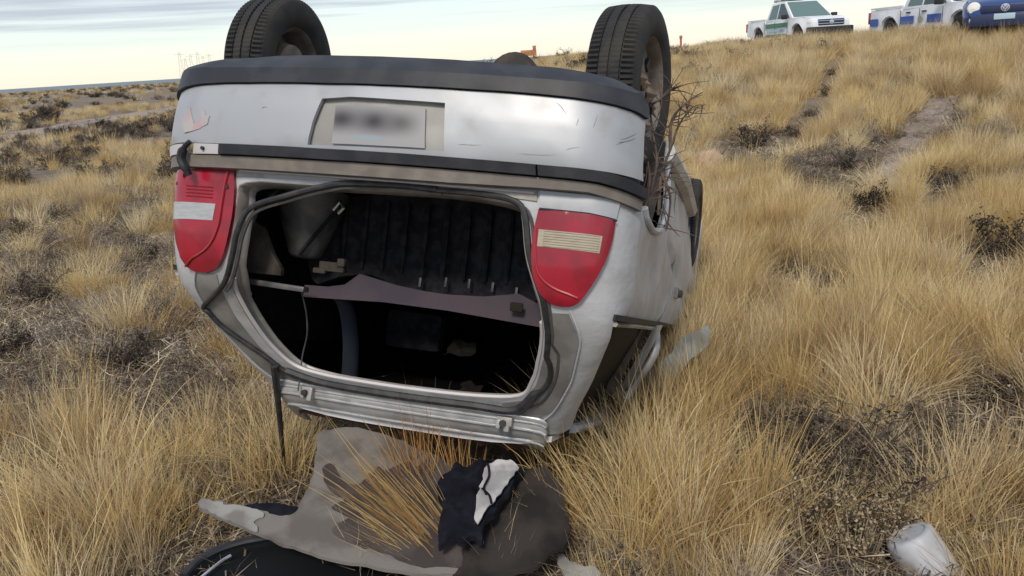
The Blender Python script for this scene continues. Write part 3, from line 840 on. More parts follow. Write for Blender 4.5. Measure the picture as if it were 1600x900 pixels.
# --- inside
lin = MB()
def quad(a, b, c, d): lin.add([a, b, c, d], [(0, 1, 2, 3)])
for s in (1, -1):
    quad((s * .72, .22, .80), (s * .74, .35, .46), (s * .74, 2.4, .46), (s * .72, 2.4, 1.08))
    quad((s * .72, .22, .80), (s * .72, 2.4, 1.08), (s * .72, .6, 1.08), (s * .72, .14, 1.0))
quad((-.72, 2.4, .4), (.72, 2.4, .4), (.72, 2.4, 1.1), (-.72, 2.4, 1.1))
quad((-.70, .16, .845), (.70, .16, .845), (.70, .75, .90), (-.70, .75, .90))
quad((-.52, .66, .014), (.52, .66, .014), (.54, 1.84, .06), (-.54, 1.84, .06))
quad((-.54, 1.84, .06), (.54, 1.84, .06), (.60, 2.4, .42), (-.60, 2.4, .42))  # this and the following side sheets are added to close the cabin against light
quad((-.58, 1.3, .03), (-.745, 1.3, .47), (-.745, 2.4, .47), (-.54, 1.84, .06))
quad((-.54, 1.84, .06), (-.745, 2.4, .47), (-.60, 2.4, .42), (-.50, 1.84, .06))
quad((.56, .70, .014), (.60, .62, .46), (.60, 2.4, .46), (.52, 1.84, .06))  # made-up inset sheet, dark coloured to pass for the shaded interior
quad((-.56, .70, .014), (-.74, .62, .46), (-.74, 1.3, .46), (-.58, 1.3, .03))
quad((-.70, .75, 1.08), (.70, .75, 1.08), (.70, 2.4, 1.08), (-.70, 2.4, 1.08))
lo_ = lin.build('lining_and_dark_fill', M['carpet'], CAR, smooth=0)
md = lo_.modifiers.new('solid', 'SOLIDIFY'); md.thickness = .006
# folded rear seat back with ribs
sb_o = [(-.45, .79), (.40, .825), (.44, .52), (.32, .485), (.10, .47), (-.10, .485), (-.24, .52), (-.36, .50), (-.47, .48)]
vv, F_ = patch2d(catmull(sb_o, 3), [], .08, .05)
sbk = shell('seat_back', vv, F_, lambda p, o: Vector((p[0], .64 - o + .02 * math.cos(p[0] * 6), p[1])), .05, M['seat'], CAR)
for k in range(10):
    x = -.36 + k * .082
    MB().tube([(x, .632, .80), (x + .004, .624, .66), (x + .006, .63, .54)], [.010, .014, .008], 6).build('seat_rib', M['seat'], sbk)
for x in (-.02, .08, .17, .26, .35):
    MB().box((x, .612, .515 + .012 * math.sin(x * 9)), (.010, .01, .035)).build('seat_clip', M['greytrim'], sbk, bevel=.002)
# rear seat cushion / floor behind it
MB().box((0, .95, .80), (1.1, .5, .16)).build('seat_cushion', M['seat'], CAR, bevel=.03)
# parcel shelf beam with its hump
sh_o = [(-.37, .455), (-.28, .458), (-.215, .472), (-.163, .515), (-.09, .502), (-.02, .490), (.09, .480), (.17, .478), (.30, .485), (.416, .507), (.515, .47), (.525, .405), (.178, .424), (-.059, .427), (-.37, .412)]
vv, F_ = patch2d(sh_o, [], .05, .02)
shf = shell('parcel_shelf', vv, F_, lambda p, o: Vector((p[0] * 1.0, .40 - o - .10 * max(0, .45 - p[1]), p[1])), .03, M['purple'], CAR)
MB().box((.425, .362, .462), (.045, .012, .03)).build('shelf_clip', M['paper'], shf, bevel=.006)
MB().box((-.455, .31, .443), (.29, .04, .020), Matrix.Rotation(.03, 3, 'Y')).build('shelf_bracket', M['greytrim'], CAR, bevel=.006)
# left strut tower, trunk lining, latch
pr = [(.55, .012), (.552, .040), (.556, .052), (.565, .060), (.60, .074), (.66, .095), (.72, .115), (.80, .135)]
MB().lathe(pr, 20, 'Z', (-.44, .50, 0)).build('strut_tower', M['greytrim'], CAR)
ln = [(-.60, .68), (-.52, .64), (-.475, .55), (-.44, .50), (-.44, .478), (-.60, .475)]
vv, F_ = patch2d(ln, [], .04, .04)
shell('trunk_lining', vv, F_, lambda p, o: Vector((p[0], .32 + .25 * max(0, p[0] + .56) - o, p[1])), .02, M['tan'], CAR)
MB().tube([(-.50, .36, .78), (-.53, .30, .70), (-.55, .28, .60)], .008, 6).build('lining_rod', M['greytrim'], CAR)
MB().tube([(-.42, .42, .56), (-.34, .46, .70), (-.30, .48, .76)], .016, 6, flat=.5).build('seat_strap', M['trim'], CAR)
MB().tube([(-.325, .46, .735), (-.30, .455, .765), (-.285, .46, .745), (-.305, .46, .725)], .007, 6).build('strap_buckle', M['chrome'], CAR)
MB().box((-.30, .46, .53), (.10, .03, .035)).box((-.26, .45, .548), (.03, .03, .03)).box((-.345, .45, .512), (.05, .02, .02)).build('latch', M['tan'], CAR, bevel=.006)
# pillar, front seat, litter in the cabin, wire
MB().tube(catmull([(-.66, 1.22, .42), (-.60, 1.2, .36), (-.545, 1.17, .22), (-.52, 1.15, .05)], 5, False), .05, 8, flat=.4).build('inner_pillar', M['belt'], CAR)
fs = MB().box((-.31, 1.35, .30), (.28, .10, .18)).build('head_rest', M['seat'], CAR, bevel=.035)
for x in (-.34, .34):
    MB().box((x, 1.45, .70), (.46, .16, .54), Matrix.Rotation(.2, 3, 'X')).build('front_seat', M['seat'], CAR, bevel=.06)
random.seed(3)
for (x, y, z, sx) in ((.0, 1.1, .26, .07), (.10, 1.0, .10, .06)):
    m_ = MB(); vv_ = []
    for i in range(5):
        for j in range(5): vv_.append((x + (i - 2) * sx * .4 + random.uniform(-.01, .01), y + random.uniform(-.02, .02) + (j - 2) * .02, z + (j - 2) * .014 + random.uniform(-.012, .012)))
    m_.add(vv_, [(i * 5 + j, i * 5 + j + 1, i * 5 + j + 6, i * 5 + j + 5) for i in range(4) for j in range(4)])
    o_ = m_.build('torn_paper', M['paper'], CAR, smooth=0)
    o_.modifiers.new('solid', 'SOLIDIFY').thickness = .002
MB().tube(catmull([(-.35, .34, .44), (-.352, .40, .36), (-.36, .44, .28), (-.385, .47, .20), (-.385, .47, .13), (-.38, .46, .07)], 5, False), .0028, 5).build('loose_wire', M['greytrim'], CAR)

# --- wheels: lathe with ribs and cut shoulder blocks
def wheel(c, width=.172, R=.275, axis_yaw=0.0, rear=True):
    hw = width / 2; na = 288
    # half profile across the tread: (offset, radius, is_cut_block)
    prof = [(-hw * .80, .165, 0), (-hw * .98, .185, 0), (-hw * 1.04, .215, 0), (-hw * 1.0, .245, 0), (-hw * .93, .262, 0), (-hw * .84, R - .004, 1), (-hw * .46, R, 1), (-hw * .455, R - .008, 0), (-hw * .40, R - .008, 0),
            (-hw * .395, R + .001, .45), (-hw * .23, R + .0015, 0), (-hw * .06, R + .002, .45), (-hw * .055, R - .007, 0), (0 + hw * .055 - .001, R - .007, 0), (hw * .06, R + .002, .45), (hw * .23, R + .0015, 0), (hw * .395, R + .001, .45),
            (hw * .40, R - .008, 0), (hw * .455, R - .008, 0), (hw * .46, R, 1), (hw * .84, R - .004, 1), (hw * .93, .262, 0), (hw * 1.0, .245, 0), (hw * 1.04, .215, 0), (hw * .98, .185, 0), (hw * .80, .165, 0)]
    v, f = [], []
    for i, (a, r, cut) in enumerate(prof):
        for j in range(na):
            th = 2 * math.pi * j / na
            rr = r - (.009 * cut if (cut and j % 3 == 0) else 0)
            v.append((a, rr * math.cos(th), rr * math.sin(th)))
    m_ = len(prof)
    for i in range(m_ - 1):
        for j in range(na):
            q = (j + 1) % na; f.append((i * na + j, i * na + q, (i + 1) * na + q, (i + 1) * na + j))
    w = bpy.data.objects.new('wheel', None); link(w, CAR); w.location = c; w.rotation_euler = (0, 0, axis_yaw)
    obj_from('tyre', v, f, M['tyre'], w, 30)
    s = 1 if c[0] > 0 else -1
    rim = MB()
    rp = [(hw * .80, .166), (hw * .86, .170), (hw * .70, .158), (hw * .35, .150), (hw * .30, .120), (hw * .42, .075), (hw * .45, .05), (hw * .45, .002)]
    rim.lathe([(s * a, r) for a, r in rp], 40, 'X')
    rim.lathe([(-s * hw * .82, .168), (-s * hw * .6, .150), (s * hw * .35, .145)], 40, 'X')
    rm = rim.build('rim', M['rim'], w)
    for k in range(6):
        th = k * math.pi / 3
        MB().box((s * hw * .42, .112 * math.cos(th), .112 * math.sin(th)), (.012, .05, .03), Matrix.Rotation(-th + math.pi / 2, 3, 'X').to_3x3() if False else Matrix.Rotation(th, 3, 'X')).build('rim_slot', M['rubber'], rm, bevel=.005)
    MB().lathe([(s * hw * .45, .055), (s * hw * .60, .045), (s * hw * .62, .002)], 20, 'X').build('hub_cap', M['hub'], rm)
    MB().lathe([(-s * hw * .2, .002), (-s * hw * .55, .04), (-s * hw * .55, .10), (-s * hw * .1, .11), (s * hw * .2, .10)], 20, 'X').build('brake_drum', M['rim'], rm)
    return w
wheel((.672, .63, 1.272), axis_yaw=R_(-7)); wheel((-.715, .63, 1.285)); wheel((.715, 2.98, 1.10)); wheel((-.70, 2.98, 1.10))
# mud packed in the right rear wheel
random.seed(11)
mb = MB()
for k in range(26):
    p = Vector((.73 + random.uniform(-.04, .03), .60 + random.uniform(-.16, .10), 1.02 + random.uniform(-.10, .24)))
    r = random.uniform(.012, .035)
    pts = []
    for q in range(6): pts.append(Vector((random.gauss(0, 1), random.gauss(0, 1), random.gauss(0, 1))).normalized() * r)
    mb.add([p + Vector((r, 0, 0)), p - Vector((r, 0, 0)), p + Vector((0, r, 0)), p - Vector((0, r, 0)), p + Vector((0, 0, r)), p - Vector((0, 0, r))],
           [(0, 2, 4), (2, 1, 4), (1, 3, 4), (3, 0, 4), (2, 0, 5), (1, 2, 5), (3, 1, 5), (0, 3, 5)])
o_ = mb.build('caked_mud', M['mud'], CAR, smooth=60); o_['kind'] = 'stuff'

# dry branches caught between wheel and wing
random.seed(21)
BR = bpy.data.objects.new('dry_branch', None); link(BR)
base = CAR.matrix_world @ Vector((.80, .70, .92))
BR.location = base
tag(BR, 'tangle of dry dark branches caught behind the right rear wheel', 'branch')
stems = [[(0, 0, -.08), (.02, .05, .05), (.06, .08, .14), (.10, .12, .22), (.155, .14, .28), (.20, .14, .285)], [(-.04, 0, -.04), (0, .02, .10), (-.01, .03, .20), (-.02, .02, .30), (.0, .03, .34)], [(.02, .05, .06), (.05, .04, -.02), (.045, .06, -.12), (.035, .05, -.15)],
         [(-.07, -.03, -.10), (-.03, 0, .04), (-.05, .0, .18), (-.09, .0, .30)], [(.06, .08, .14), (.07, .1, .24), (.13, .12, .30), (.19, .14, .33)], [(-.10, .0, -.14), (-.04, .0, -.02), (.03, .04, .02), (.07, .06, .10)],
         [(-.03, .0, .30), (.02, .0, .33), (.07, .0, .37)]]
def twigs(pts, r, depth):
    MB().tube(catmull(pts, 4, False), [r * (1 - .75 * k / (4 * (len(pts) - 1))) for k in range(4 * (len(pts) - 1) + 1)], 6).build('stem' if depth == 0 else 'twig', M['wood'], BR)
for st in stems:
    twigs([Vector(p) for p in st], .0065, 0)
    for k in range(14):
        i = random.randrange(len(st) - 1); a = Vector(st[i]).lerp(Vector(st[i + 1]), random.random())
        d = Vector((random.gauss(.2, 1), random.gauss(0, .6), random.gauss(.2, 1))).normalized() * random.uniform(.04, .13)
        c_ = d.cross(Vector((0, 1, 0))) * random.uniform(-.5, .5)
        twigs([a, a + d * .5 + c_ * .5, a + d + c_ * 1.4], .0028, 1)

# ------------------------------------------------------------------ debris on the ground
def drape(name, px_outline, m, lift, fold, thick, parent=None, gx=.05, tilt=.257, rag=1.0):
    """sheet lying on the grass: outline in ground metres, gently buckled"""
    pts = []
    for (a, b) in px_outline:
        d = fw + RT * ((a - 800) / F_PX) - UP * ((b - 450) / F_PX); t = (lift - 2.1 * tilt - EYE) / (d.z - tilt * d.y)
        pts.append((d.x * t, d.y * t))
    pts = [(a + .010 * noise.noise(Vector((a * 38, b * 38, 1))) * rag, b + .010 * noise.noise(Vector((a * 38, b * 38, 7))) * rag) for a, b in catmull(pts, 6)]
    vv, F = patch2d(pts, [], gx, gx)
    def fn(p, o): return Vector((p[0], p[1], lift + tilt * (p[1] - 2.1) + fold(p[0], p[1]) + o))
    return shell(name, vv, F, fn, thick, m, parent, 50)
PAN = bpy.data.objects.new('headlining_panel', None); link(PAN)
tag(PAN, 'torn grey felt panel with dark stains lying on the grass behind the car', 'panel')
nz_ = lambda x, y, s, k: noise.noise(Vector((x * s, y * s, k)))
def felt_z(x, y): return .035 * math.exp(-((x + .6) / .22) ** 2) * sst(2.3, 2.7, y) - .04 * sst(-.3, .05, x) + .022 * nz_(x, y, 4, 1) + .010 * nz_(x, y, 11, 3)
main_px = [(497, 692), (512, 682), (560, 682), (618, 694), (690, 720), (726, 742), (722, 800), (735, 850), (742, 884), (700, 893), (640, 891), (560, 879), (470, 855), (400, 832), (340, 806), (315, 794), (310, 785), (318, 778), (335, 780), (370, 788), (405, 798), (440, 806), (458, 801), (472, 785), (486, 758), (494, 722)]
drape('felt_sheet', main_px, M['felt'], .12, felt_z, .012, PAN)
arm_px = [(311, 785), (318, 779), (335, 781), (370, 789), (404, 798), (412, 806), (398, 815), (402, 831), (370, 819), (340, 805), (316, 793)]
drape('pale_tip', arm_px, M['felt_pale'], .126, felt_z, .004, PAN, gx=.03)
st_px = [(505, 742), (522, 735), (530, 752), (545, 768), (566, 764), (590, 742), (608, 744), (640, 728), (655, 734), (676, 716), (700, 728), (724, 744), (720, 800), (733, 848), (738, 880), (650, 880), (600, 862), (540, 842), (520, 826), (545, 812), (520, 800), (540, 790), (515, 775)]
drape('dark_stain', st_px, M['stain'], .125, felt_z, .003, PAN)
drk_px = [(752, 762), (800, 748), (862, 750), (884, 800), (890, 830), (884, 866), (868, 892), (800, 906), (735, 900), (700, 880), (720, 830)]
drape('stained_half', drk_px, M['felt_dark'], .125, lambda x, y: .040 * math.exp(-((x - .05) / .13) ** 2) + .03 * nz_(x, y, 6, 9) + .012 * math.sin(x * 30 + y * 22 + 3 * nz_(x, y, 7, 1)) * (1 - sst(2.25, 2.4, y)) + .012 * nz_(x, y, 15, 5), .012, PAN)
drape('dark_backing', [(382, 790), (420, 786), (458, 790), (470, 800), (440, 810), (400, 800)], M['navy'], .10, lambda x, y: 0, .012, PAN)
drape('torn_corner', [(872, 868), (900, 882), (932, 888), (935, 905), (890, 908)], M['felt_pale'], .10, lambda x, y: .01 * nz_(x, y, 9, 2), .010, PAN)

JK = bpy.data.objects.new('jacket', None); link(JK)
tag(JK, 'crumpled navy jacket with a white panel lying on the felt sheet', 'jacket')
jk_px = [(684, 778), (690, 752), (706, 748), (716, 738), (745, 737), (765, 732), (814, 740), (806, 760), (798, 786), (782, 800), (774, 822), (760, 836), (752, 858), (738, 850), (722, 866), (704, 856), (690, 862), (686, 836), (692, 812)]
def jfold(x, y):
    cx, cy = -.15, 2.40
    d = max(0, 1 - (((x - cx) / .21) ** 2 + ((y - cy) / .36) ** 2))
    return .045 * d ** .6 + (.013 * math.sin(x * 55 + y * 9 + 4 * nz_(x, y, 6, 4)) + .009 * math.sin(x * 20 - y * 48 + 3 * nz_(x, y, 8, 2))) * (.35 + .65 * d ** .5) + .014 * nz_(x, y, 14, 3)
drape('jacket_body', jk_px, M['navy'], .17, jfold, .02, JK, gx=.018)
wp = [(766, 744), (790, 741), (812, 745), (803, 765), (784, 792), (764, 818), (750, 838), (743, 832), (748, 800), (755, 768)]
drape('white_panel', wp, M['whitecloth'], .186, lambda x, y: .5 * jfold(x, y) + .032, .004, JK, gx=.02)
for pl in ([(764, 748), (766, 765), (758, 785), (762, 800)], [(755, 790), (766, 800), (770, 815)]):
    pts = []
    for a, b in pl:
        d = fw + RT * ((a - 800) / F_PX) - UP * ((b - 450) / F_PX); t = (.186 - 2.1 * .257 - EYE) / (d.z - .257 * d.y)
        pts.append(Vector((d.x * t, d.y * t, .186 + .257 * (d.y * t - 2.1) + .5 * jfold(d.x * t, d.y * t) + .040)))
    MB().tube(catmull(pts, 4, False), .004, 6, flat=.6).build('piping', M['navy'], JK)

TG = bpy.data.objects.new('tailgate_wreck', None); link(TG)
tag(TG, 'dark broken tailgate glass and rim half hidden under the felt panel', 'tailgate')
tg_px = [(285, 915), (300, 892), (340, 868), (390, 855), (450, 850), (520, 858), (600, 880), (680, 905), (660, 960), (480, 980), (300, 960)]
drape('glass_sheet', tg_px, M['glass'], .06, lambda x, y: .03 * math.exp(-((x + .75) / .3) ** 2), .012, TG, tilt=0.0)
rim_px = [(288, 905), (312, 880), (350, 862), (400, 852), (460, 851), (530, 862), (600, 880), (670, 900)]
for k, (dz, r, mm) in enumerate(((0, .016, 'trim'), (30, .006, 'chrome'))):
    pts = []
    for a, b in (rim_px if k == 0 else [(310, 905), (345, 878), (362, 868)]):
        d = fw + RT * ((a - 800) / F_PX) - UP * ((b + (0 if k == 0 else 8) - 450) / F_PX); t = (.08 - EYE) / d.z
        pts.append(Vector((d.x * t, d.y * t, .085 + .03 * math.exp(-((d.x * t + .75) / .3) ** 2))))
    MB().tube(catmull(pts, 4, False), r, 8, flat=.7).build('rim_strip', M[mm], TG)

# white bucket lying on its side in the grass
BK = bpy.data.objects.new('plastic_bucket', None); link(BK)
gb = ground_at(1432, 896, .05)
BK.location = gb + Vector((.035, .05, .075)); BK.scale = (.80, .80, .95)
ax = Vector((-.42, .30, .80)).normalized()
BK.rotation_euler = ax.to_track_quat('Z', 'Y').to_euler()
tag(BK, 'white plastic bucket lying upside down in the grass', 'bucket')
bp = MB().lathe([(-.16, .110), (-.14, .108), (.055, .098), (.070, .094), (.078, .087), (.081, .076), (.081, .070), (.076, .066), (.076, .001)], 40, 'Z').build('bucket_wall', M['bucket'], BK)
MB().lathe([(-.19, .114), (-.168, .115), (-.165, .108), (-.187, .107)], 40, 'Z', close=True).build('bucket_rim', M['bucket'], BK)

# pinkish stone beyond the car
def rock(name, p, s, label):
    bm = bmesh.new(); bmesh.ops.create_icosphere(bm, subdivisions=3, radius=1)
    for v in bm.verts:
        n_ = noise.noise(v.co * 1.6 + Vector(p)); v.co = Vector((v.co.x * s[0], v.co.y * s[1], v.co.z * s[2])) * (1 + .35 * n_)
    me = bpy.data.meshes.new(name); bm.to_mesh(me); bm.free(); me.materials.append(M['rock']); finish(me, 50)
    o = bpy.data.objects.new(name, me); link(o); o.location = p; tag(o, label, 'stone')
gs = ground_at(1108, 275)
rock('stone', (gs.x, gs.y, gs.z + .10), (.17, .12, .20), 'pinkish rounded stone standing in the grass right of the car')

# ------------------------------------------------------------------ trucks on the rise
def pickup(name, px, dist, alpha, zoff, kind, label):
    beta = math.atan((px - 800) / F_PX)
    er = Vector((math.cos(beta), -math.sin(beta), 0)); et = Vector((-math.sin(beta), -math.cos(beta), 0))
    h = er * math.cos(alpha) + et * math.sin(alpha)
    x, y = math.tan(beta) * dist, dist
    T = bpy.data.objects.new(name, None); link(T)
    T.location = (x, y, hgt(x, y) + zoff); T.rotation_euler = (0, 0, math.atan2(h.y, h.x))
    tag(T, label, 'pickup truck', 'pickup trucks parked on the rise')
    W = .91
    def arch(xc, r=.43, z=.42): return [(xc + r * math.cos(t), z + r * math.sin(t)) for t in np.linspace(0, math.pi, 9)]
    # lower body side profile (x forward, z up), rear to front
    low = [(-2.60, .52), (-2.62, 1.08), (-.95, 1.10), (-.94, 1.02), (1.20, 1.09), (1.9, 1.08), (2.35, 1.01), (2.56, .88), (2.60, .60), (2.55, .45)]
    low = low + arch(1.72) + arch(-1.50)
    v, f = [], []
    n = len(low)
    tw = lambda x, z: W - (.05 if z > .95 else 0) - (.14 if x > 2.3 else 0) - (.02 if z < .6 else 0)
    for sgn in (-1, 1):
        for (a, b) in low: v.append((a, sgn * tw(a, b), b))
    f.append(list(range(n))[::-1]); f.append([n + i for i in range(n)])
    for i in range(n):
        j = (i + 1) % n; f.append([i, j, n + j, n + i])
    me = bpy.data.meshes.new('truck_body'); me.from_pydata(v, [], f); me.materials.append(M['truck_white'])
    bm = bmesh.new(); bm.from_mesh(me); bmesh.ops.recalc_face_normals(bm, faces=bm.faces)
    bmesh.ops.bevel(bm, geom=[e for e in bm.edges if abs(e.verts[0].co.y - e.verts[1].co.y) < .3], offset=.035, segments=2, affect='EDGES', clamp_overlap=True)
    bmesh.ops.triangulate(bm, faces=[q for q in bm.faces if len(q.verts) > 4]); bm.to_mesh(me); bm.free(); finish(me, 35)
    b = bpy.data.objects.new('truck_body', me); link(b, T)
    # cab: frustum with pillars and glass
    cabp = [(-.93, 1.02), (-.74, 1.70), (-.30, 1.76), (.30, 1.74), (1.26, 1.07)]
    cw = [W - .06, W - .24, W - .25, W - .25, W - .08]
    v = [(a, -w, z) for (a, z), w in zip(cabp, cw)] + [(a, w, z) for (a, z), w in zip(cabp, cw)]
    cb = MB().add(v, [(4, 3, 2, 1, 0), (5, 6, 7, 8, 9), (0, 1, 6, 5), (1, 2, 7, 6), (2, 3, 8, 7), (3, 4, 9, 8), (4, 0, 5, 9)]).build('cab', M['truck_white'], T, bevel=.03)
    def side_pt(x, z, s, o=.012):
        t = (z - 1.03) / .73; return Vector((x, s * (W - .07 - .18 * t + o), z))
    for s in (-1, 1):
        for (poly, nm, mt) in (([(-.72, 1.10), (-.60, 1.62), (-.08, 1.66), (-.06, 1.10)], 'side_window', 'truck_glass_pale' if kind == 'green' else 'truck_glass_pale'),
                               ([(.02, 1.10), (.02, 1.67), (.28, 1.66), (1.02, 1.10)], 'side_window', 'truck_glass')):
            q = [side_pt(a, z, s) for a, z in poly]; q2 = [side_pt(a, z, s, -.02) for a, z in poly]
            MB().add(q + q2, [(0, 1, 2, 3), (7, 6, 5, 4), (0, 4, 5, 1), (1, 5, 6, 2), (2, 6, 7, 3), (3, 7, 4, 0)]).build(nm, M[mt], cb, smooth=0)
        MB().box((.98, s * (W + .12), 1.14), (.14, .22, .17)).build('door_mirror', M['black_plastic'], T, bevel=.03)
        for hx in (-.60, .14):
            MB().box((hx, s * (W - .03), .93), (.18, .05, .035)).build('door_handle', M['black_plastic'] if kind == 'blue' else M['truck_white'], T, bevel=.008)
        for sx in (-.02, 1.0, -.92):
            MB().box((sx, s * (W + .001), .78), (.012, .012, .46)).build('door_gap', M['trim'], T)
        MB().box((.1, s * (W - .06), .44), (2.2, .10, .06)).build('side_step', M['black_plastic'], T, bevel=.015)
        if kind == 'green':
            MB().box((.05, s * (W - .008), .86), (1.75, .03, .16)).build('green_band', M['truck_green'], T)
            MB().box((.05, s * (W - .008), .50), (1.75, .03, .06)).build('green_band', M['truck_green'], T)
            # faded illegible lettering row under the band
            for k in range(9): MB().box((-.62 + k * .165, s * (W - .004), .66), (.10, .03, .10)).build('faded_letter', M['sticker_pale'], T)
        else:
            for (a, c) in ((-.62, .62), (.62, .56), (-2.30, .40)):
                MB().box((a, s * (W - .006), .72), (c, .03, .22)).build('blue_band', M['truck_blue'], T)
            MB().lathe([(s * (W + .012), .10), (s * (W + .014), .001)] if s > 0 else [(s * (W + .012), .10), (s * (W + .014), .001)], 20, 'Y', (.02, 0, .72)).build('door_crest', M['crest'], T)
        # headlamps and front wings
        MB().box((2.40, s * .66, .86), (.24, .26, .15), Matrix.Rotation(-.25 * s, 3, 'Z')).build('headlight', M['lamp'], T, bevel=.03)
        for xc in (1.72, -1.50):
            w = bpy.data.objects.new('wheel', None); link(w, T); w.location = (xc, s * (W - .12), .37)
            MB().lathe([(-.11, .24), (-.12, .33), (-.09, .37), (.09, .37), (.12, .33), (.11, .24)], 28, 'Y').build('tyre', M['tyre'], w)
            MB().lathe([(s * .10, .245), (s * .06, .22), (s * .05, .10), (s * .09, .06), (s * .09, .001)], 20, 'Y').build('rim', M['alloy'], w)
            for k in range(6):
                th = k * math.pi / 3
                MB().box((.14 * math.cos(th), s * .085, .14 * math.sin(th)), (.19, .03, .045), Matrix.Rotation(-th, 3, 'Y')).build('spoke', M['alloy'], w, bevel=.006)
    # windscreen
    q = [(1.20, -.76, 1.115), (1.20, .76, 1.115), (.38, .61, 1.69), (.38, -.61, 1.69)]
    nn = Vector((.62, 0, .78)) * .02
    up_ = [Vector(a) + nn for a in q]; dn_ = [Vector(a) - nn for a in q]
    ws = MB().add(up_ + dn_, [(0, 1, 2, 3), (7, 6, 5, 4), (0, 4, 5, 1), (1, 5, 6, 2), (2, 6, 7, 3), (3, 7, 4, 0)]).build('windscreen', M['truck_glass_pale'], cb, smooth=0)
    q = [(-.90, -.70, 1.14), (-.90, .70, 1.14), (-.80, .60, 1.66), (-.80, -.60, 1.66)]
    nn = Vector((-1, 0, .15)) * .02
    MB().add([Vector(a) + nn for a in q] + [Vector(a) - nn for a in q], [(0, 1, 2, 3), (7, 6, 5, 4), (0, 4, 5, 1), (1, 5, 6, 2), (2, 6, 7, 3), (3, 7, 4, 0)]).build('rear_window', M['truck_glass'], cb, smooth=0)
    # bed well
    MB().box((-1.78, 0, 1.06), (1.5, 1.5, .08)).build('bed_liner', M['black_plastic'], T, bevel=.01)
    for s in (-1, 1):
        MB().box((-1.78, s * .82, 1.13), (1.62, .08, .05)).build('bed_rail', M['truck_white'] if kind == 'blue' else M['truck_white'], T, bevel=.012)
    MB().box((-2.62, 0, .80), (.05, 1.6, .52)).build('tail_gate', M['truck_white'], T, bevel=.012)
    for s in (-1, 1): MB().box((-2.60, s * .84, .86), (.08, .12, .34)).build('rear_light', M['red'], T, bevel=.01)
    # front: bumper, grille bars, plate, badge
    MB().box((2.50, 0, .54 if kind == 'green' else .60), (.34, 1.74,   .30 if kind == 'green' else .36)).build('bumper', M['black_plastic'], T, bevel=.05)
    gr = MB().box((2.56, 0, .84 if kind == 'green' else .80), (.09, 1.02 if kind == 'green' else 1.45, .22 if kind == 'green' else .30)).build('grille', M['navy_grille'], T, bevel=.02)
    for z in (.79, .89):
        MB().box((2.605, 0, z), (.03, 1.04, .028)).build('grille_bar', M['chrome'] if kind == 'green' else M['navy_grille'], gr, bevel=.006)
    MB().box((2.662, 0, .55), (.015, .40, .13)).build('number_plate', M['sticker_pale'] if kind == 'blue' else M['chrome'], T, bevel=.004)
    if kind == 'green':
        MB().lathe([(2.61, .085), (2.625, .085), (2.63, .001)], 20, 'X', (0, 0, .84)).build('badge', M['chrome'], gr)
        MB().box((-.1, 0, 1.83), (.30, 1.15, .10)).build('roof_light_bar', M['truck_green'], T, bevel=.03)
        MB().box((-.72, 0, 1.80), (.08, 1.2, .10)).build('roof_rack', M['frame'], T, bevel=.02)
        MB().box((1.0, .32, 1.24), (.02, .26, .22), Matrix.Rotation(-.85, 3, 'Y')).build('sticker', M['truck_white'], T)
    else:
        MB().box((-.1, 0, 1.83), (.30, 1.15, .10)).build('roof_light_bar', M['truck_blue'], T, bevel=.03)
    return T
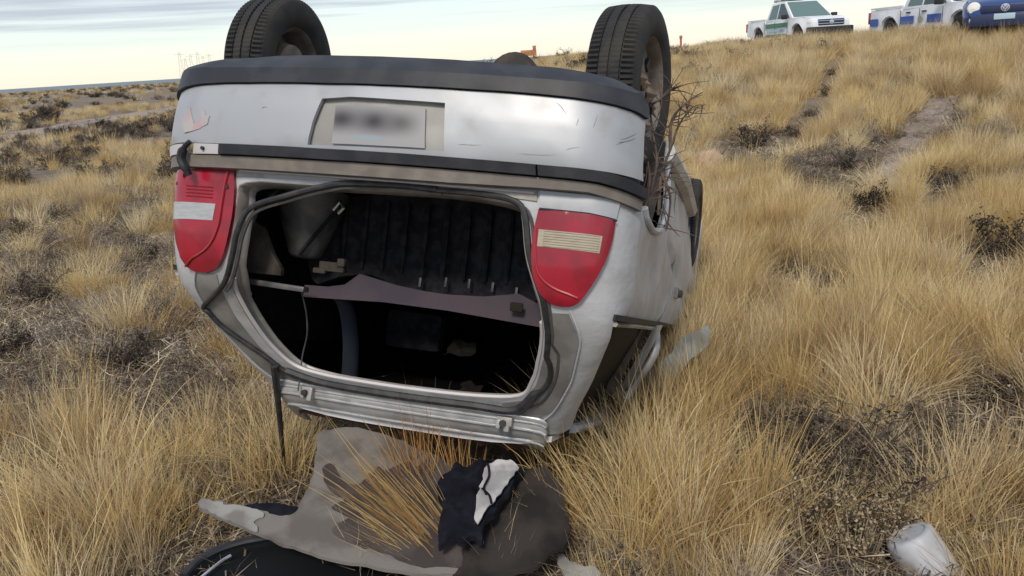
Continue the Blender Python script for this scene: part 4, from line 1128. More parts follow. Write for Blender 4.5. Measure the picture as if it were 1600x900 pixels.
def blue_car(px, dist, zoff, yaw):
    """small blue car, nose towards the viewer; its own x axis points forward"""
    beta = math.atan((px - 800) / F_PX); x, y = math.tan(beta) * dist, dist
    T = bpy.data.objects.new('parked_car', None); link(T)
    hx, hy = -math.sin(beta + yaw), -math.cos(beta + yaw)
    T.location = (x - hx * 1.9, y - hy * 1.9, hgt(x, y) + zoff); T.rotation_euler = (0, 0, math.atan2(hy, hx))
    tag(T, 'blue car with a round badge facing the viewer beside the right pickup', 'car')
    W = .84
    xs = [-1.95, -1.8, -1.2, -.3, .6, 1.2, 1.6, 1.82, 1.92]
    top = [.86, .93, .95, .95, .96, .92, .86, .76, .60]; bot = [.40, .28, .24, .22, .22, .24, .26, .28, .34]; wd_ = [.72, .80, .84, .84, .84, .84, .81, .74, .62]
    v, f, m_ = [], [], 10
    for a, t, b, w in zip(xs, top, bot, wd_):
        v += [(a, -w * .90, b), (a, -w, b + .15), (a, -w, t - .14), (a, -w * .90, t - .02), (a, -w * .45, t + .015), (a, w * .45, t + .015), (a, w * .90, t - .02), (a, w, t - .14), (a, w, b + .15), (a, w * .90, b)]
    for i in range(len(xs) - 1):
        for k in range(m_): f.append((i * m_ + k, i * m_ + (k + 1) % m_, (i + 1) * m_ + (k + 1) % m_, (i + 1) * m_ + k))
    f += [tuple(range(m_)), tuple((len(xs) - 1) * m_ + k for k in reversed(range(m_)))]
    MB().add(v, f).build('body', M['hood_blue'], T, smooth=45)
    cp = [(-1.6, .92), (-1.1, 1.40), (.0, 1.46), (.95, .93)]; cw = [.74, .60, .60, .74]
    v = [(a, -w, z) for (a, z), w in zip(cp, cw)] + [(a, w, z) for (a, z), w in zip(cp, cw)]
    cb = MB().add(v, [(3, 2, 1, 0), (4, 5, 6, 7), (0, 1, 5, 4), (1, 2, 6, 5), (2, 3, 7, 6), (3, 0, 4, 7)]).build('cabin', M['hood_blue'], T, bevel=.04)
    q = [(.90, -.68, .97), (.90, .68, .97), (.06, .55, 1.425), (.06, -.55, 1.425)]; nn = Vector((.5, 0, .87)) * .025
    MB().add([Vector(a) + nn for a in q] + [Vector(a) - nn for a in q], [(0, 1, 2, 3), (7, 6, 5, 4), (0, 4, 5, 1), (1, 5, 6, 2), (2, 6, 7, 3), (3, 7, 4, 0)]).build('windscreen', M['truck_glass'], cb, smooth=0)
    for s in (-1, 1):
        q = [(-1.2, .70, 1.0), (-.98, .60, 1.35), (-.02, .60, 1.40), (.62, .70, 1.0)]
        MB().add([Vector((a, s * (b + .035), z)) for a, b, z in q] + [Vector((a, s * (b - .03), z)) for a, b, z in q], [(0, 1, 2, 3), (7, 6, 5, 4), (0, 4, 5, 1), (1, 5, 6, 2), (2, 6, 7, 3), (3, 7, 4, 0)]).build('side_window', M['truck_glass'], cb, smooth=0)
        h_ = MB().lathe([(-.05, .001), (-.05, .13), (.02, .14), (.07, .11), (.09, .001)], 20, 'X', (1.80, s * .60, .70)).build('headlight', M['lamp'], T)
        h_.scale = (1, 1.0, 1.0)
        MB().box((1.88, s * .58, .44), (.08, .20, .10)).build('fog_light', M['chrome'], T, bevel=.02)
        MB().box((.75, s * .95, .98), (.10, .18, .12)).build('door_mirror', M['hood_blue'], T, bevel=.03)
        for xc in (1.22, -1.25):
            w = bpy.data.objects.new('wheel', None); link(w, T); w.location = (xc, s * .76, .29)
            MB().lathe([(-.09, .19), (-.10, .26), (-.07, .29), (.07, .29), (.10, .26), (.09, .19)], 24, 'Y').build('tyre', M['tyre'], w)
            MB().lathe([(s * .085, .195), (s * .05, .18), (s * .07, .05), (s * .07, .001)], 18, 'Y').build('rim', M['alloy'], w)
    gr = MB().box((1.90, 0, .67), (.10, .92, .17)).build('grille', M['navy_grille'], T, bevel=.03)
    MB().box((1.94, 0, .43), (.12, 1.30, .26)).build('bumper', M['navy_grille'], T, bevel=.05)
    MB().box((2.01, 0, .50), (.02, .40, .12)).build('number_plate', M['sticker_pale'], T, bevel=.004)
    bd = MB().lathe([(1.945, .085), (1.965, .085), (1.968, .072), (1.966, .001)], 24, 'X', (0, 0, .68)).build('badge', M['chrome'], gr)
    for pts in ([(-.044, .050), (0, -.003), (.044, .050)], [(-.064, .020), (-.032, -.056), (0, .006), (.032, -.056), (.064, .020)]):
        MB().tube([(1.972, a, .68 + b) for a, b in pts], .008, 5).build('badge_letter', M['hood_blue'], bd)
blue_car(1563, 18.8, .04, 0.0)
pickup('pickup_truck', 1250, 34.5, R_(62), .0, 'green', 'white pickup truck with a green door band and green roof bar')
pickup('pickup_truck', 1480, 24.5, R_(55), -.10, 'blue', 'white pickup truck with blue door bands behind the blue car')

# ------------------------------------------------------------------ things on the horizon
random.seed(5)
for k, (px, hh) in enumerate(((283, 16), (291, 13), (300, 15.5), (311, 17), (319, 15), (329, 16.5))):
    d = fw + RT * ((px - 800) / F_PX) - UP * ((105 - 450) / F_PX); b_ = math.atan2(d.x, d.y); dist = 520 + 12 * k
    T = bpy.data.objects.new('power_pylon', None); link(T)
    x, y = dist * math.sin(b_), dist * math.cos(b_); T.location = (x, y, hgt(x, y)); T.rotation_euler = (0, 0, -b_ + .4)
    tag(T, ('leftmost faint lattice pylon on the horizon', 'shortest faint lattice pylon, second from the left', 'faint lattice pylon third from the left', 'tallest faint lattice pylon amid the row', 'faint lattice pylon second from the car', 'faint lattice pylon nearest the overturned car')[k], 'pylon', 'pylons of the distant power line')
    for s in (-1, 1):
        MB().tube([(s * 1.6, 0, 0), (s * .5, 0, hh)], .07, 5).build('leg', M['pylon'], T)
    for i in range(5):
        z0, z1 = hh * i / 5, hh * (i + 1) / 5; w0, w1 = 1.6 - 1.1 * i / 5, 1.6 - 1.1 * (i + 1) / 5
        MB().tube([(-w0, 0, z0), (w1, 0, z1)], .05, 4).tube([(w0, 0, z0), (-w1, 0, z1)], .05, 4).build('brace', M['pylon'], T)
    MB().tube([(-3.2, 0, hh * .92), (3.2, 0, hh * .92)], .06, 5).build('cross_arm', M['pylon'], T)
# orange machine and posts far beyond the bumper
def at_px(px, dist):
    d = fw + RT * ((px - 800) / F_PX) - UP * ((85 - 450) / F_PX); b_ = math.atan2(d.x, d.y); x, y = dist * math.sin(b_), dist * math.cos(b_); return Vector((x, y, hgt(x, y)))
p = at_px(826, 52)
T = bpy.data.objects.new('road_sign', None); link(T); T.location = p
tag(T, 'small orange board on a post seen just over the bumper', 'sign')
MB().box((0, 0, .72), (.95, .06, .34)).build('board', M['orange'], T, bevel=.01)
MB().box((.36, 0, 1.0), (.2, .07, .26)).build('board_tab', M['orange'], T, bevel=.01)
MB().box((-.3, .06, .3), (.07, .05, .6)).build('post', M['wood'], T)
MB().box((.3, .06, .3), (.07, .05, .6)).build('post', M['wood'], T)
p = at_px(1064, 48)
T = bpy.data.objects.new('marker_post', None); link(T); T.location = p
tag(T, 'thin red marker post on the skyline right of the wheel', 'post')
MB().box((0, 0, .45), (.10, .10, .9)).build('post', M['red_post'], T, bevel=.01)
MB().box((0, 0, .82), (.14, .14, .16)).build('cap', M['orange'], T, bevel=.02)
p = at_px(912, 15)
T = bpy.data.objects.new('fence_stake', None); link(T); T.location = p
tag(T, 'leaning dark stake in the grass left of the right rear wheel', 'stake')
MB().tube([(.18, 0, -.05), (.02, 0, .30)], .022, 6).build('stake_shaft', M['wood'], T)
MB().tube([(.02, 0, .30), (-.03, 0, .36)], [.045, .03], 6).build('stake_head', M['wood'], T)

# ------------------------------------------------------------------ vegetation meshes
def tuft_mesh(name, nb, h0, h1, lean, width, m, rad=.07, seed=0, seg=4, droop=.35, heads=0.0, bias=(0, 0)):
    rnd = random.Random(seed); V, Fc, T = [], [], []
    subs = []
    for q in range(5):
        a = rnd.uniform(0, 6.283); subs.append((rad * rnd.uniform(.3, 1.2) * math.cos(a), rad * rnd.uniform(.3, 1.2) * math.sin(a), rnd.gauss(0, .14) + .10 * math.cos(a), rnd.gauss(0, .14) + .10 * math.sin(a), rnd.uniform(.7, 1.1)))
    for b in range(nb):
        sb = rnd.choice(subs); stray = rnd.random() < .13
        a = rnd.uniform(0, 2 * math.pi); r = rad * .7 * math.sqrt(rnd.random())
        p = Vector((sb[0] + r * math.cos(a), sb[1] + r * math.sin(a), -.03))
        ln = rnd.uniform(h0, h1) * (1 - .25 * rnd.random()) * sb[4] * (.6 if stray else 1)
        le = abs(rnd.gauss(0, lean * .75)); a2 = a + rnd.gauss(0, .7)
        if stray: le = rnd.uniform(.6, 2.2)
        d = Vector((math.cos(a2) * le + sb[2] + bias[0], math.sin(a2) * le + sb[3] + bias[1], 1)).normalized()
        side = Vector((-math.sin(a2 + rnd.uniform(-1.5, 1.5)), math.cos(a2 + rnd.uniform(-1.5, 1.5)), 0))
        side = (side - d * side.dot(d)).normalized()
        dr = droop * rnd.uniform(.2, 1.3); tint = rnd.random(); k = len(V); sl_ = ln / seg
        w = width * rnd.uniform(.7, 1.3)
        for i in range(seg + 1):
            t = i / seg; wi = w * (1 - .75 * t)
            if i == seg: V.append(tuple(p)); T.append(tint)
            else:
                V += [tuple(p - side * wi * .5), tuple(p + side * wi * .5)]; T += [tint, tint]
            hd = Vector((d.x, d.y, 0)); 
            d = (d + Vector((hd.x, hd.y, -.55 * hd.length)) * dr * .55 + Vector((rnd.gauss(0, .07), rnd.gauss(0, .07), rnd.gauss(0, .03)))).normalized()
            p = p + d * sl_
        for i in range(seg - 1): Fc.append((k + 2 * i, k + 2 * i + 1, k + 2 * i + 3, k + 2 * i + 2))
        q = k + 2 * (seg - 1); Fc.append((q, q + 1, q + 2))
    me = bpy.data.meshes.new(name); me.from_pydata(V, [], Fc); me.materials.append(m)
    at = me.attributes.new('tint', 'FLOAT', 'POINT'); at.data.foreach_set('value', T); me.update()
    return me

def shrub_mesh(name, seed, h, r, mt, ml, nst=9, leaves=500, ls=.012, twig=.004):
    rnd = random.Random(seed); V, Fc, T, MI = [], [], [], []; tips = []
    def seg3(a, b, r0, r1, tint):
        d = (b - a).normalized(); s = d.cross(Vector((.3, .2, 1))).normalized(); t2 = d.cross(s); k = len(V)
        for (c, rr) in ((a, r0), (b, r1)):
            for j in range(3):
                th = j * 2.0944; V.append(tuple(c + s * math.cos(th) * rr + t2 * math.sin(th) * rr)); T.append(tint)
        for j in range(3):
            q = (j + 1) % 3; Fc.append((k + j, k + q, k + 3 + q, k + 3 + j)); MI.append(0)
    def grow(p, d, ln, rr, dep):
        n = 3; q = p
        for i in range(n):
            d = (d + Vector((rnd.gauss(0, .28), rnd.gauss(0, .28), rnd.gauss(.03, .18)))).normalized()
            e = q + d * ln / n; seg3(q, e, rr * (1 - .25 * i), rr * (1 - .25 * (i + 1)), rnd.random()); q = e
            tips.append(Vector(q))
            if dep < 3:
                for _ in range(rnd.choice((1, 1, 2))):
                    dd = (d + Vector((rnd.gauss(0, .8), rnd.gauss(0, .8), rnd.gauss(0, .5)))).normalized(); grow(q, dd, ln * .55, rr * .55, dep + 1)
    for s in range(nst):
        a = rnd.uniform(0, 6.28); k = rnd.uniform(.3, 1.3) * r / h
        grow(Vector((rnd.gauss(0, .03), rnd.gauss(0, .03), -.02)), Vector((math.cos(a) * k, math.sin(a) * k, 1)).normalized(), h * rnd.uniform(.45, .75), twig, 1)
    for i in range(leaves):
        c = rnd.choice(tips) + Vector((rnd.gauss(0, .012), rnd.gauss(0, .012), rnd.gauss(0, .012)))
        u = Vector((rnd.gauss(0, 1), rnd.gauss(0, 1), rnd.gauss(0, 1))).normalized(); w = u.orthogonal().normalized(); z = ls * rnd.uniform(.6, 1.5); k = len(V)
        V += [tuple(c - w * z * .4), tuple(c + u * z), tuple(c + w * z * .4), tuple(c - u * z * .3)]; t_ = rnd.random(); T += [t_] * 4
        Fc.append((k, k + 1, k + 2, k + 3)); MI.append(1)
    me = bpy.data.meshes.new(name); me.from_pydata(V, [], Fc); me.materials.append(mt); me.materials.append(ml)
    me.polygons.foreach_set('material_index', MI)
    at = me.attributes.new('tint', 'FLOAT', 'POINT'); at.data.foreach_set('value', T); me.update()
    return me

def litter_mesh(name, seed, n, ext, m, lmin=.06, lmax=.2, w=.0017):
    rnd = random.Random(seed); V, Fc, T = [], [], []
    for i in range(n):
        p = Vector((rnd.uniform(-ext, ext), rnd.uniform(-ext, ext), rnd.uniform(.0, .035))); a = rnd.uniform(0, 6.28)
        d = Vector((math.cos(a), math.sin(a), rnd.gauss(.1, .25))).normalized() * rnd.uniform(lmin, lmax); s = Vector((-math.sin(a), math.cos(a), rnd.uniform(-.6, .6))).normalized() * w * rnd.uniform(.6, 1.6)
        k = len(V); c = Vector((rnd.gauss(0, .015), rnd.gauss(0, .015), rnd.gauss(.01, .012)))
        V += [tuple(p - s), tuple(p + s), tuple(p + d * .5 + c + s), tuple(p + d * .5 + c - s), tuple(p + d)]; T += [rnd.random()] * 5
        Fc += [(k, k + 1, k + 2, k + 3), (k + 3, k + 2, k + 4)]
    me = bpy.data.meshes.new(name); me.from_pydata(V, [], Fc); me.materials.append(m)
    at = me.attributes.new('tint', 'FLOAT', 'POINT'); at.data.foreach_set('value', T); me.update()
    return me

# no grass through the wreck or the debris
panel_boxes = []
def poly_ground(px, z=.12):
    o = []
    for a, b in px:
        d = fw + RT * ((a - 800) / F_PX) - UP * ((b - 450) / F_PX); t = (z - 2.1 * .257 * (z > .1) - EYE) / (d.z - .257 * (z > .1) * d.y); o.append((d.x * t, d.y * t))
    return o
KEEP = [poly_ground([(497, 700), (512, 690), (560, 690), (690, 725), (726, 746), (860, 755), (884, 810), (880, 860), (860, 900), (735, 900), (480, 860), (400, 832), (330, 800), (330, 790), (440, 812), (476, 785)]),
        poly_ground([(300, 905), (340, 880), (400, 865), (520, 868), (640, 900), (640, 950), (300, 950)], .06)]
CARF = [(-.60, .62), (.60, .62), (.72, 1.4), (.78, 2.4), (.76, 3.7), (-.76, 3.7), (-.78, 2.4), (-.72, 1.4)]
def blocked(x, y, r=0.0, car=True, pan=True):
    if pan and any(inside((x, y), k) for k in KEEP): return True
    if car:
        l = CINV @ Vector((x, y, .12))
        if inside((l.x, l.y), CARF): return True
    if math.hypot(x - BK.location.x, y - BK.location.y) < .14: return True
    return False

TUFTS = [tuft_mesh('tuft_a', 250, .34, .62, .34, .0042, M['straw'], .08, 1), tuft_mesh('tuft_b', 260, .36, .66, .45, .0040, M['straw_gold'], .09, 2, droop=.5),
         tuft_mesh('tuft_c', 200, .30, .54, .28, .0042, M['straw_pale'], .08, 3), tuft_mesh('tuft_d', 240, .34, .60, .55, .0040, M['straw'], .10, 4, droop=.7),
         tuft_mesh('tuft_e', 210, .38, .68, .30, .0042, M['straw_gold'], .07, 5, bias=(-.15, .1)), tuft_mesh('tuft_f', 160, .20, .42, .5, .0042, M['straw_pale'], .10, 6, droop=.6)]
SHRUBS = [shrub_mesh('shrub_a', 31, .36, .34, M['darktwig'], M['darkleaf'], 12, 1000, .014, .007), shrub_mesh('shrub_b', 32, .30, .40, M['darktwig'], M['darkleaf'], 13, 900, .014, .007),
          shrub_mesh('shrub_c', 33, .42, .30, M['darktwig'], M['paleleaf'], 18, 1300, .011, .006), shrub_mesh('shrub_d', 34, .20, .22, M['scrub'], M['scrub'], 10, 300, .010, .003)]

def place(mesh, name, x, y, s, rz, label, cat, group=None, sz=None, tilt=(0, 0)):
    o = bpy.data.objects.new(name, mesh); link(o)
    o.location = (x, y, hgt(x, y)); o.rotation_euler = (tilt[0], tilt[1], rz); o.scale = (s, s, sz or s)
    tag(o, label, cat, group); return o

# --- named foreground tussocks
rnd = random.Random(99)
ORANGE = tuft_mesh('tuft_orange', 190, .30, .56, .16, .0046, M['straw_orange'], .03, 8)
LEAN = tuft_mesh('tuft_leaning', 340, .45, .82, .18, .0048, M['straw_gold'], .05, 9, bias=(-.80, .34), droop=.10)
THIN = tuft_mesh('tuft_thin', 34, .30, .55, .35, .0034, M['straw_pale'], .05, 10)
def named(px, py, mesh, s, label, sz=None, rz=None):
    g = ground_at(px, py); return place(mesh, 'grass_tussock', g.x, g.y, s, rnd.uniform(0, 6.28) if rz is None else rz, label, 'grass tussock', None, sz)
def named_xy(x, y, mesh, s, label, sz): return place(mesh, 'grass_tussock', x, y, s, rnd.uniform(0, 6.28), label, 'grass tussock', None, sz)
named_xy(-.36, 2.70, ORANGE, 1.1, 'orange tinted grass tuft in front of the bright roof edge', 1.22)
named_xy(-.22, 2.68, ORANGE, .8, 'small orange grass tuft right of the larger orange tuft', .95)
named_xy(.12, 2.62, TUFTS[4], .8, 'golden tuft standing between the roof edge and the stained felt', .8)
named(752, 905, LEAN, 1.05, 'golden tussock leaning leftwards across the felt panel', rz=0)
named(690, 912, LEAN, .55, 'flattened golden grass bundle beside the pale panel arm', rz=.2)
named(770, 915, THIN, .8, 'few thin straws crossing the stained end of the felt')
named(580, 905, THIN, .75, 'few thin straws crossing the broken tailgate glass')
named(742, 868, THIN, .8, 'few thin straws standing in front of the navy jacket', .9)
named(478, 862, THIN, .7, 'few thin straws standing in front of the pale panel arm')
named(415, 770, TUFTS[1], 1.15, 'tall golden tussock by the hanging black strut', 1.2)
named(165, 800, TUFTS[3], 1.3, 'large spreading tussock in the left foreground')
named(905, 750, TUFTS[4], 1.0, 'tall golden tussock beside the stained end of the felt panel', 1.05)
named(985, 770, TUFTS[1], 1.25, 'largest bushy golden tussock right of the felt panel')
named(965, 860, TUFTS[1], 1.0, 'golden tussock at the near corner of the stained felt', 1.05)
named(1075, 850, TUFTS[4], 1.15, 'tall golden tussock left of the flowering shrub', 1.1)
named(1500, 830, TUFTS[3], 1.1, 'spreading pale tussock behind the white bucket')

# --- nearest tussocks as things, in three zones
zones = {'right': ('straw coloured tussock on the grassy slope right of the overturned car', 'tussocks right of the car'),
         'left': ('straw coloured tussock on the scrubby flat left of the overturned car', 'tussocks left of the car'),
         'fore': ('straw coloured tussock in the foreground before the car and felt panel', 'tussocks in the foreground')}
SH_PX = [(1175, 235, .9, 0, 'dark shrub beside the narrow wheel rut left of the trucks'), (1360, 330, .75, 1, 'dark low shrub below the end of the wider wheel rut'), (1325, 268, .7, 0, 'small dark shrub left of the wider wheel rut'),
         (1475, 295, .75, 1, 'dark shrub just right of the wider wheel rut'), (1265, 290, .5, 1, 'small dark shrub in pale grass right of the stone'), (1560, 410, .9, 0, 'dark shrub at the right edge beyond the pale grass'),
         (1225, 440, .55, 1, 'dark scrubby bush in the grass right of the car door'), (1300, 460, .4, 0, 'smallest dark bush right of the car door'), (1368, 232, .45, 1, 'dark shrub between the two wheel ruts'),
         (1300, 118, .55, 1, 'added scrub mimicking shade at the top of the narrow wheel rut'), (1288, 152, .5, 0, 'added scrub mimicking shade halfway along the narrow wheel rut'), (1268, 185, .5, 1, 'added scrub mimicking shade where the narrow wheel rut bends'), (1238, 216, .5, 0, 'added scrub mimicking shade at the lower end of the narrow wheel rut'),  # clumps on this line are added to mimic the shaded line of the rut
         (1445, 690, .45, 0, 'dark bush behind the large flowering shrub'), (1190, 690, .45, 0, 'grey brown bush left of the large flowering shrub'), (1555, 640, .5, 1, 'dark twiggy bush above the spreading pale tussock'),
         (45, 195, 1.6, 0, 'large dark bush beside the dirt track at far left'), (70, 183, 1.8, 0, 'dark reddish bush standing nearest the dirt track'), (150, 165, 1.3, 1, 'dark shrub just beyond the dirt track'),
         (125, 255, .7, 1, 'dark low bush in golden grass near the dirt track'), (218, 222, .6, 0, 'small dark bush between the dirt track and the bumper'), (35, 290, .85, 1, 'dark shrub at the left edge below the golden grass'),
         (260, 285, .7, 0, 'dark shrub left of the broken tail light'), (95, 345, .6, 1, 'low dark shrub amid grey scrub on the left'), (30, 370, .6, 0, 'dark shrub lowest along the left edge of the scrub'), (235, 410, .5, 1, 'small shrub left of the car body corner'),
         (60, 480, .8, 0, 'grey twiggy bush at the left edge above the tussocks'), (215, 580, .55, 0, 'dark bush behind the large spreading tussock'), (20, 560, .6, 1, 'dark bush at the very left edge of the photo'),
         (270, 160, 1.6, 1, 'dark shrub on the plain beside the car valance'), (210, 158, 1.5, 0, 'dark shrub on the plain left of the pylons'), (100, 165, 1.4, 1, 'dark shrub low on the far left skyline')]
SHPOS = []
for (px, py, s, k, lab) in SH_PX:
    g = ground_at(px, py); s *= 1.35; SHPOS.append((g.x, g.y, .30 * s))
    place(SHRUBS[k], 'dark_shrub', g.x, g.y, s, rnd.uniform(0, 6.28), lab, 'shrub', 'dark shrubs among the grass', s * rnd.uniform(.85, 1.15))
for (px, py, s, k, lab) in ((1320, 810, 1.15, 2, 'large dark shrub with pale dry flower heads left of the bucket'), (1300, 870, .8, 2, 'pale flowering shrub at the lower edge of the frame'), (1305, 750, 1.15, 0, 'black heart of scrub behind the flowering shrub'),
                            (1375, 880, .7, 2, 'pale flowering shrub touching the white bucket')):
    g = ground_at(px, py); SHPOS.append((g.x, g.y, .16 * s))
    place(SHRUBS[k], 'flowering_shrub', g.x, g.y, s, rnd.uniform(0, 6.28), lab, 'shrub', None, s * .9)

PLUME = tuft_mesh('plume', 120, .16, .34, .22, .0075, M['straw_pale'], .06, 14, droop=.15)
for k, (px, py, lab) in enumerate(((1262, 872, 'pale plume of dry seed heads at the lower edge'), (1290, 835, 'pale plume of dry seed heads amid the flowering shrub'), (1335, 885, 'pale plume of seed heads nearest the bucket shrub'), (1378, 850, 'pale plume of seed heads left of the bucket'), (1322, 800, 'topmost pale plume in the flowering shrub'), (1230, 820, 'leftmost pale plume beside the flowering shrub'))):
    g = ground_at(px, py); place(PLUME, 'seed_plume', g.x, g.y, rnd.uniform(.7, 1.0), rnd.uniform(0, 6.28), lab, 'dry plant', 'pale seed plumes around the flowering shrub', rnd.uniform(.8, 1.15))
def near_shrub(x, y):
    for a, b, r in SHPOS:
        fr = .12 + .085 * b        # bare apron on the near side
        if abs(x - a * (y / b if y < b else 1)) < r and b - r - min(fr, 1.8) < y < b + r: return True
    return False
def dens(x, y):
    """how closely tussocks stand: thick on the right, patchy scrub on the left"""
    n_ = noise.noise(Vector((x * .8, y * .8, 20))) * .5 + .5; n2 = noise.noise(Vector((x * .22, y * .22, 40))) * .5 + .5
    side = sst(-1.6, .8, x - .03 * y)
    left = .05 + .46 * sst(.48, .72, n2) * (.4 + n_) if y > 3.6 else .30 + .4 * n_
    return max(0, min(1, (left * (1 - side) + (.14 + .86 * sst(.28, .68, n_ * .75 + n2 * .25)) * side)))
KINDS = ('straw coloured', 'bushy golden', 'pale upright', 'spreading straw', 'slender golden', 'drooping pale')
MARKS = [(n_, ground_at(*p).x, ground_at(*p).y) for n_, p in (('the white bucket', (1440, 880)), ('the large flowering shrub', (1320, 800)), ('the felt panel', (890, 830)), ('the pale panel arm', (320, 800)),
         ('the hanging black strut', (445, 750)), ('the crushed right window', (1000, 640)), ('the front wheel', (1110, 480)), ('the bush by the car door', (1225, 440)), ('the wider wheel rut', (1385, 290)),
         ('the dark shrub at the right edge', (1560, 410)), ('the bush behind the flowering shrub', (1445, 690)), ('the bush left of the flowering shrub', (1190, 690)), ('the left edge bush', (60, 480)), ('the large spreading tussock', (165, 800)),
         ('the car body corner', (290, 520)), ('the low shrub amid grey scrub', (95, 345)), ('the spreading pale tussock', (1500, 830)), ('the twiggy right edge bush', (1555, 640)))]
USED = []
made = 0; tries = 0; pts_near = []
while made < 250 and tries < 6000:
    tries += 1
    y = 2.0 + 4.6 * rnd.random() ** .8; x = rnd.uniform(-.72, .72) * y * 1.02
    if rnd.random() > dens(x, y) or blocked(x, y) or on_path(x, y) or near_shrub(x, y): continue
    if any((x - a) ** 2 + (y - b) ** 2 < .15 ** 2 for a, b in pts_near): continue
    l = CINV @ Vector((x, y, .2))
    if -.75 < l.x < .75 and -.4 < l.y < 3.8: continue
    # keep the view of the wreck and the debris open
    if -1.25 < x < .2 and y < 2.9 and x > -.42 * y - .2: continue
    zone = 'left' if (x < -.5 and y > 3) else ('fore' if y < 3.0 else 'right')
    pts_near.append((x, y)); made += 1
    grp = zones[zone][1]
    s = rnd.uniform(.62, 1.15) * (.85 if zone == 'left' else 1)
    if y < 2.5: s *= .85
    kind = rnd.choice((0, 1, 1, 2, 3, 4, 5))
    near = min(MARKS, key=lambda m: (m[1] - x) ** 2 + (m[2] - y) ** 2)
    dx, dy = x - near[1], y - near[2]
    rel = ('right of' if dx > 0 else 'left of') if abs(dx) > abs(dy) else ('behind' if dy > 0 else 'in front of')
    far_ = math.hypot(dx, dy)
    lab = f"{'tall' if s > .92 else ('low' if s < .74 else 'mid-height')} {KINDS[kind]} tussock {'close' if far_ < .45 else 'farther'} {rel} {near[0]}"
    if lab in USED:
        for m2 in sorted(MARKS, key=lambda m: (m[1] - x) ** 2 + (m[2] - y) ** 2)[1:9]:
            cand = f"{'tall' if s > .92 else ('low' if s < .74 else 'mid-height')} {KINDS[kind]} tussock between {near[0]} and {m2[0]}"
            if cand not in USED and len(cand.split()) <= 16: lab = cand; break
    USED.append(lab)
    place(TUFTS[kind], 'grass_tussock', x, y, s, rnd.uniform(0, 6.28), lab, 'grass tussock', grp, s * rnd.uniform(.85, 1.1))

# --- the rest of the grass and scrub: three masses, clumps set by geometry nodes
def scatter(name, label, cat, meshes, P):
    """P rows: x y z rot scale index"""
    P = np.array(P, dtype=np.float32)
    me = bpy.data.meshes.new(name); me.vertices.add(len(P)); me.vertices.foreach_set('co', P[:, :3].ravel())
    for nm, ty, c in (('rz', 'FLOAT', 3), ('sc', 'FLOAT', 4)):
        a = me.attributes.new(nm, ty, 'POINT'); a.data.foreach_set('value', P[:, c].copy())
    a = me.attributes.new('ix', 'INT', 'POINT'); a.data.foreach_set('value', P[:, 5].astype(np.int32).copy())
    me.update()
    o = bpy.data.objects.new(name, me); link(o); tag(o, label, cat, kind='stuff')
    ng = bpy.data.node_groups.new(name, 'GeometryNodeTree')
    ng.interface.new_socket('Geometry', in_out='INPUT', socket_type='NodeSocketGeometry')
    ng.interface.new_socket('Geometry', in_out='OUTPUT', socket_type='NodeSocketGeometry')
    gi, go = ng.nodes.new('NodeGroupInput'), ng.nodes.new('NodeGroupOutput')
    jn = ng.nodes.new('GeometryNodeJoinGeometry')
    def attr(nm, ty):
        n = ng.nodes.new('GeometryNodeInputNamedAttribute'); n.data_type = ty; n.inputs['Name'].default_value = nm
        return [s for s in n.outputs if s.enabled and s.name == 'Attribute'][0]
    rz, scl, ix = attr('rz', 'FLOAT'), attr('sc', 'FLOAT'), attr('ix', 'INT')
    cx = ng.nodes.new('ShaderNodeCombineXYZ'); ng.links.new(rz, cx.inputs['Z'])
    for k, mesh in enumerate(meshes):
        src = bpy.data.objects.new(mesh.name + '_source', mesh)      # not linked to the scene
        oi = ng.nodes.new('GeometryNodeObjectInfo'); oi.inputs['Object'].default_value = src; oi.inputs['As Instance'].default_value = True
        cp = ng.nodes.new('FunctionNodeCompare'); cp.data_type = 'INT'; cp.operation = 'EQUAL'
        ia = [s for s in cp.inputs if s.enabled]
        ng.links.new(ix, ia[0]); ia[1].default_value = k
        ip = ng.nodes.new('GeometryNodeInstanceOnPoints')
        ng.links.new(gi.outputs[0], ip.inputs['Points']); ng.links.new(cp.outputs[0], ip.inputs['Selection'])
        ng.links.new(oi.outputs['Geometry'], ip.inputs['Instance']); ng.links.new(cx.outputs[0], ip.inputs['Rotation']); ng.links.new(scl, ip.inputs['Scale'])
        ng.links.new(ip.outputs[0], jn.inputs[0])
    ng.links.new(jn.outputs[0], go.inputs[0])
    md = o.modifiers.new('clumps', 'NODES'); md.node_group = ng
    return o
W2 = [tuft_mesh('far_tuft_a', 90, .28, .50, .45, .010, M['straw'], .14, 51, 3), tuft_mesh('far_tuft_b', 90, .28, .50, .40, .010, M['straw_gold'], .14, 52, 3), tuft_mesh('far_tuft_c', 80, .24, .44, .5, .010, M['straw_pale'], .16, 53, 3)]
W3 = [tuft_mesh('short_tuft_a', 70, .12, .28, .6, .0038, M['straw'], .10, 61, 3), tuft_mesh('short_tuft_b', 70, .14, .30, .5, .0038, M['straw_gold'], .09, 62, 3), tuft_mesh('short_tuft_c', 60, .10, .24, .7, .0038, M['litter'], .12, 63, 3)]
GRASS = TUFTS + W3 + W2
rows = []
def free(x, y):
    if blocked(x, y) or on_path(x, y) or near_shrub(x, y): return False
    return True
rnd = random.Random(1234)
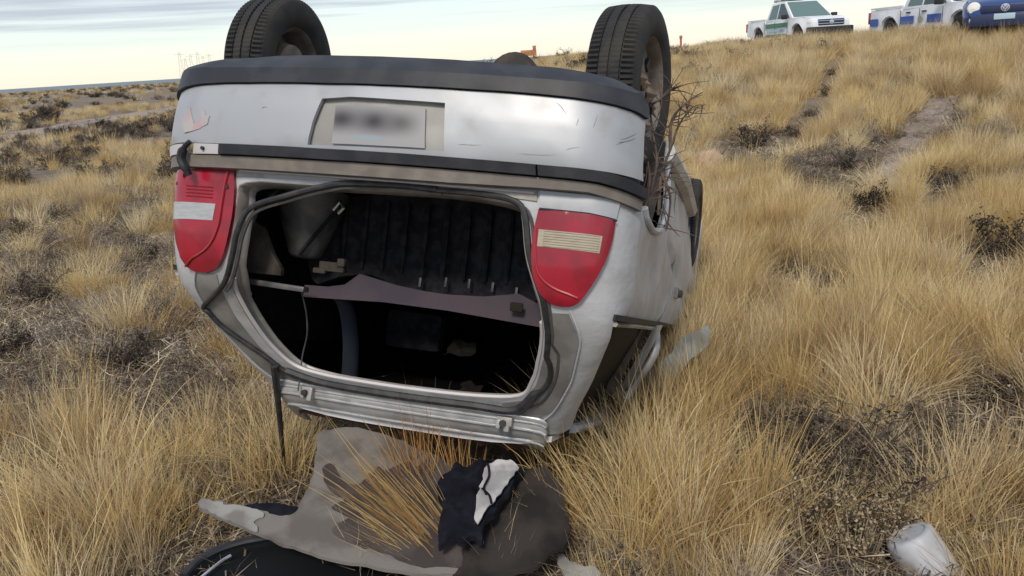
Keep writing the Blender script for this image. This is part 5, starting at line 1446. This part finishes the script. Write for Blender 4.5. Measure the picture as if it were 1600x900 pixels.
def fill(n, r0, r1, pick, scale, dmin=0.0, pw=1.0, lateral=.80):
    c = 0; t = 0
    while c < n and t < n * 8:
        t += 1
        y = r0 + (r1 - r0) * rnd.random() ** pw; x = rnd.uniform(-lateral, lateral) * y
        if rnd.random() > dens(x, y) + dmin or not free(x, y): continue
        l = CINV @ Vector((x, y, .2))
        if -.80 < l.x < .80 and -.35 < l.y < 3.9: continue
        if y < 3.0 and -1.3 < x < .25 and x > -.45 * y - .2: continue
        rows.append((x, y, hgt(x, y), rnd.uniform(0, 6.28), rnd.uniform(*scale), rnd.choice(pick))); c += 1
fill(1500, 3.2, 9, (0, 1, 1, 2, 3, 4, 5), (.55, .95), 0, .6)
fill(2600, 1.8, 8, (6, 7, 8), (.7, 1.3), .25, .7)
fill(4200, 8, 22, (0, 1, 2, 3, 4, 9, 10, 11), (.6, 1.0), 0, .6)
fill(6500, 20, 60, (9, 9, 10, 10, 11), (.7, 1.2), .05, .6)
fill(5200, 55, 330, (9, 10, 11), (1.2, 2.6), .1, .6, .75)
for _ in range(2600):
    y = rnd.uniform(15, 37); x = y * rnd.uniform(.24, .72)
    if on_path(x, y) or (16.6 < y < 22 and abs(x - .587 * y) < 1.3): continue
    rows.append((x, y, hgt(x, y), rnd.uniform(0, 6.28), rnd.uniform(.8, 1.35), rnd.choice((9, 10, 11, 0, 2))))
for _ in range(160):
    y = rnd.uniform(13.5, 16.6); x = y * rnd.uniform(.50, .68)
    rows.append((x, y, hgt(x, y), rnd.uniform(0, 6.28), rnd.uniform(1.1, 1.5), rnd.choice((0, 2, 4, 9))))
scatter('dry_grass', 'dry straw coloured grass covering the steppe', 'grass', GRASS, rows)
SC = [shrub_mesh('scrub_a', 71, .16, .20, M['scrub'], M['scrub'], 9, 260, .009, .0028), shrub_mesh('scrub_b', 72, .13, .18, M['scrub'], M['litter'], 8, 260, .009, .0028), SHRUBS[1], SHRUBS[3]]
rows = []
def fill2(n, r0, r1, pick, scale, thr, pw=.6, lateral=.78):
    c = t = 0
    while c < n and t < n * 8:
        t += 1
        y = r0 + (r1 - r0) * rnd.random() ** pw; x = rnd.uniform(-lateral, lateral) * y
        if rnd.random() < dens(x, y) * thr or not free(x, y): continue
        l = CINV @ Vector((x, y, .2))
        if -.80 < l.x < .80 and -.3 < l.y < 3.9: continue
        if y < 3.0 and -1.2 < x < .2 and x > -.42 * y - .2: continue
        rows.append((x, y, hgt(x, y), rnd.uniform(0, 6.28), rnd.uniform(*scale), rnd.choice(pick))); c += 1
fill2(2400, 1.9, 12, (0, 1, 3), (.7, 1.4), .9)
fill2(2200, 10, 40, (0, 1, 2, 3, 3), (.9, 1.8), .95)
fill2(1300, 35, 300, (2, 2, 3), (1.2, 3.2), 1.0)
scatter('grey_scrub', 'low grey twiggy scrub between the grass clumps', 'scrub', SC, rows)
LT = [litter_mesh('litter_a', 81, 160, .28, M['litter']), litter_mesh('litter_b', 82, 150, .28, M['straw_pale'], .05, .16), litter_mesh('litter_c', 83, 120, .3, M['scrub'], .04, .14, .0018)]
rows = []
for i in range(3400):
    y = 1.7 + 12 * rnd.random() ** .9; x = rnd.uniform(-.8, .8) * y
    if math.hypot(x - BK.location.x, y - BK.location.y) < .2 or blocked(x, y) or (on_path(x, y) and rnd.random() < .8): continue
    rows.append((x, y, hgt(x, y), rnd.uniform(0, 6.28), rnd.uniform(.8, 1.4), rnd.choice((0, 0, 1, 2))))
scatter('ground_litter', 'fallen dead straw and twigs lying on the soil', 'litter', LT, rows)
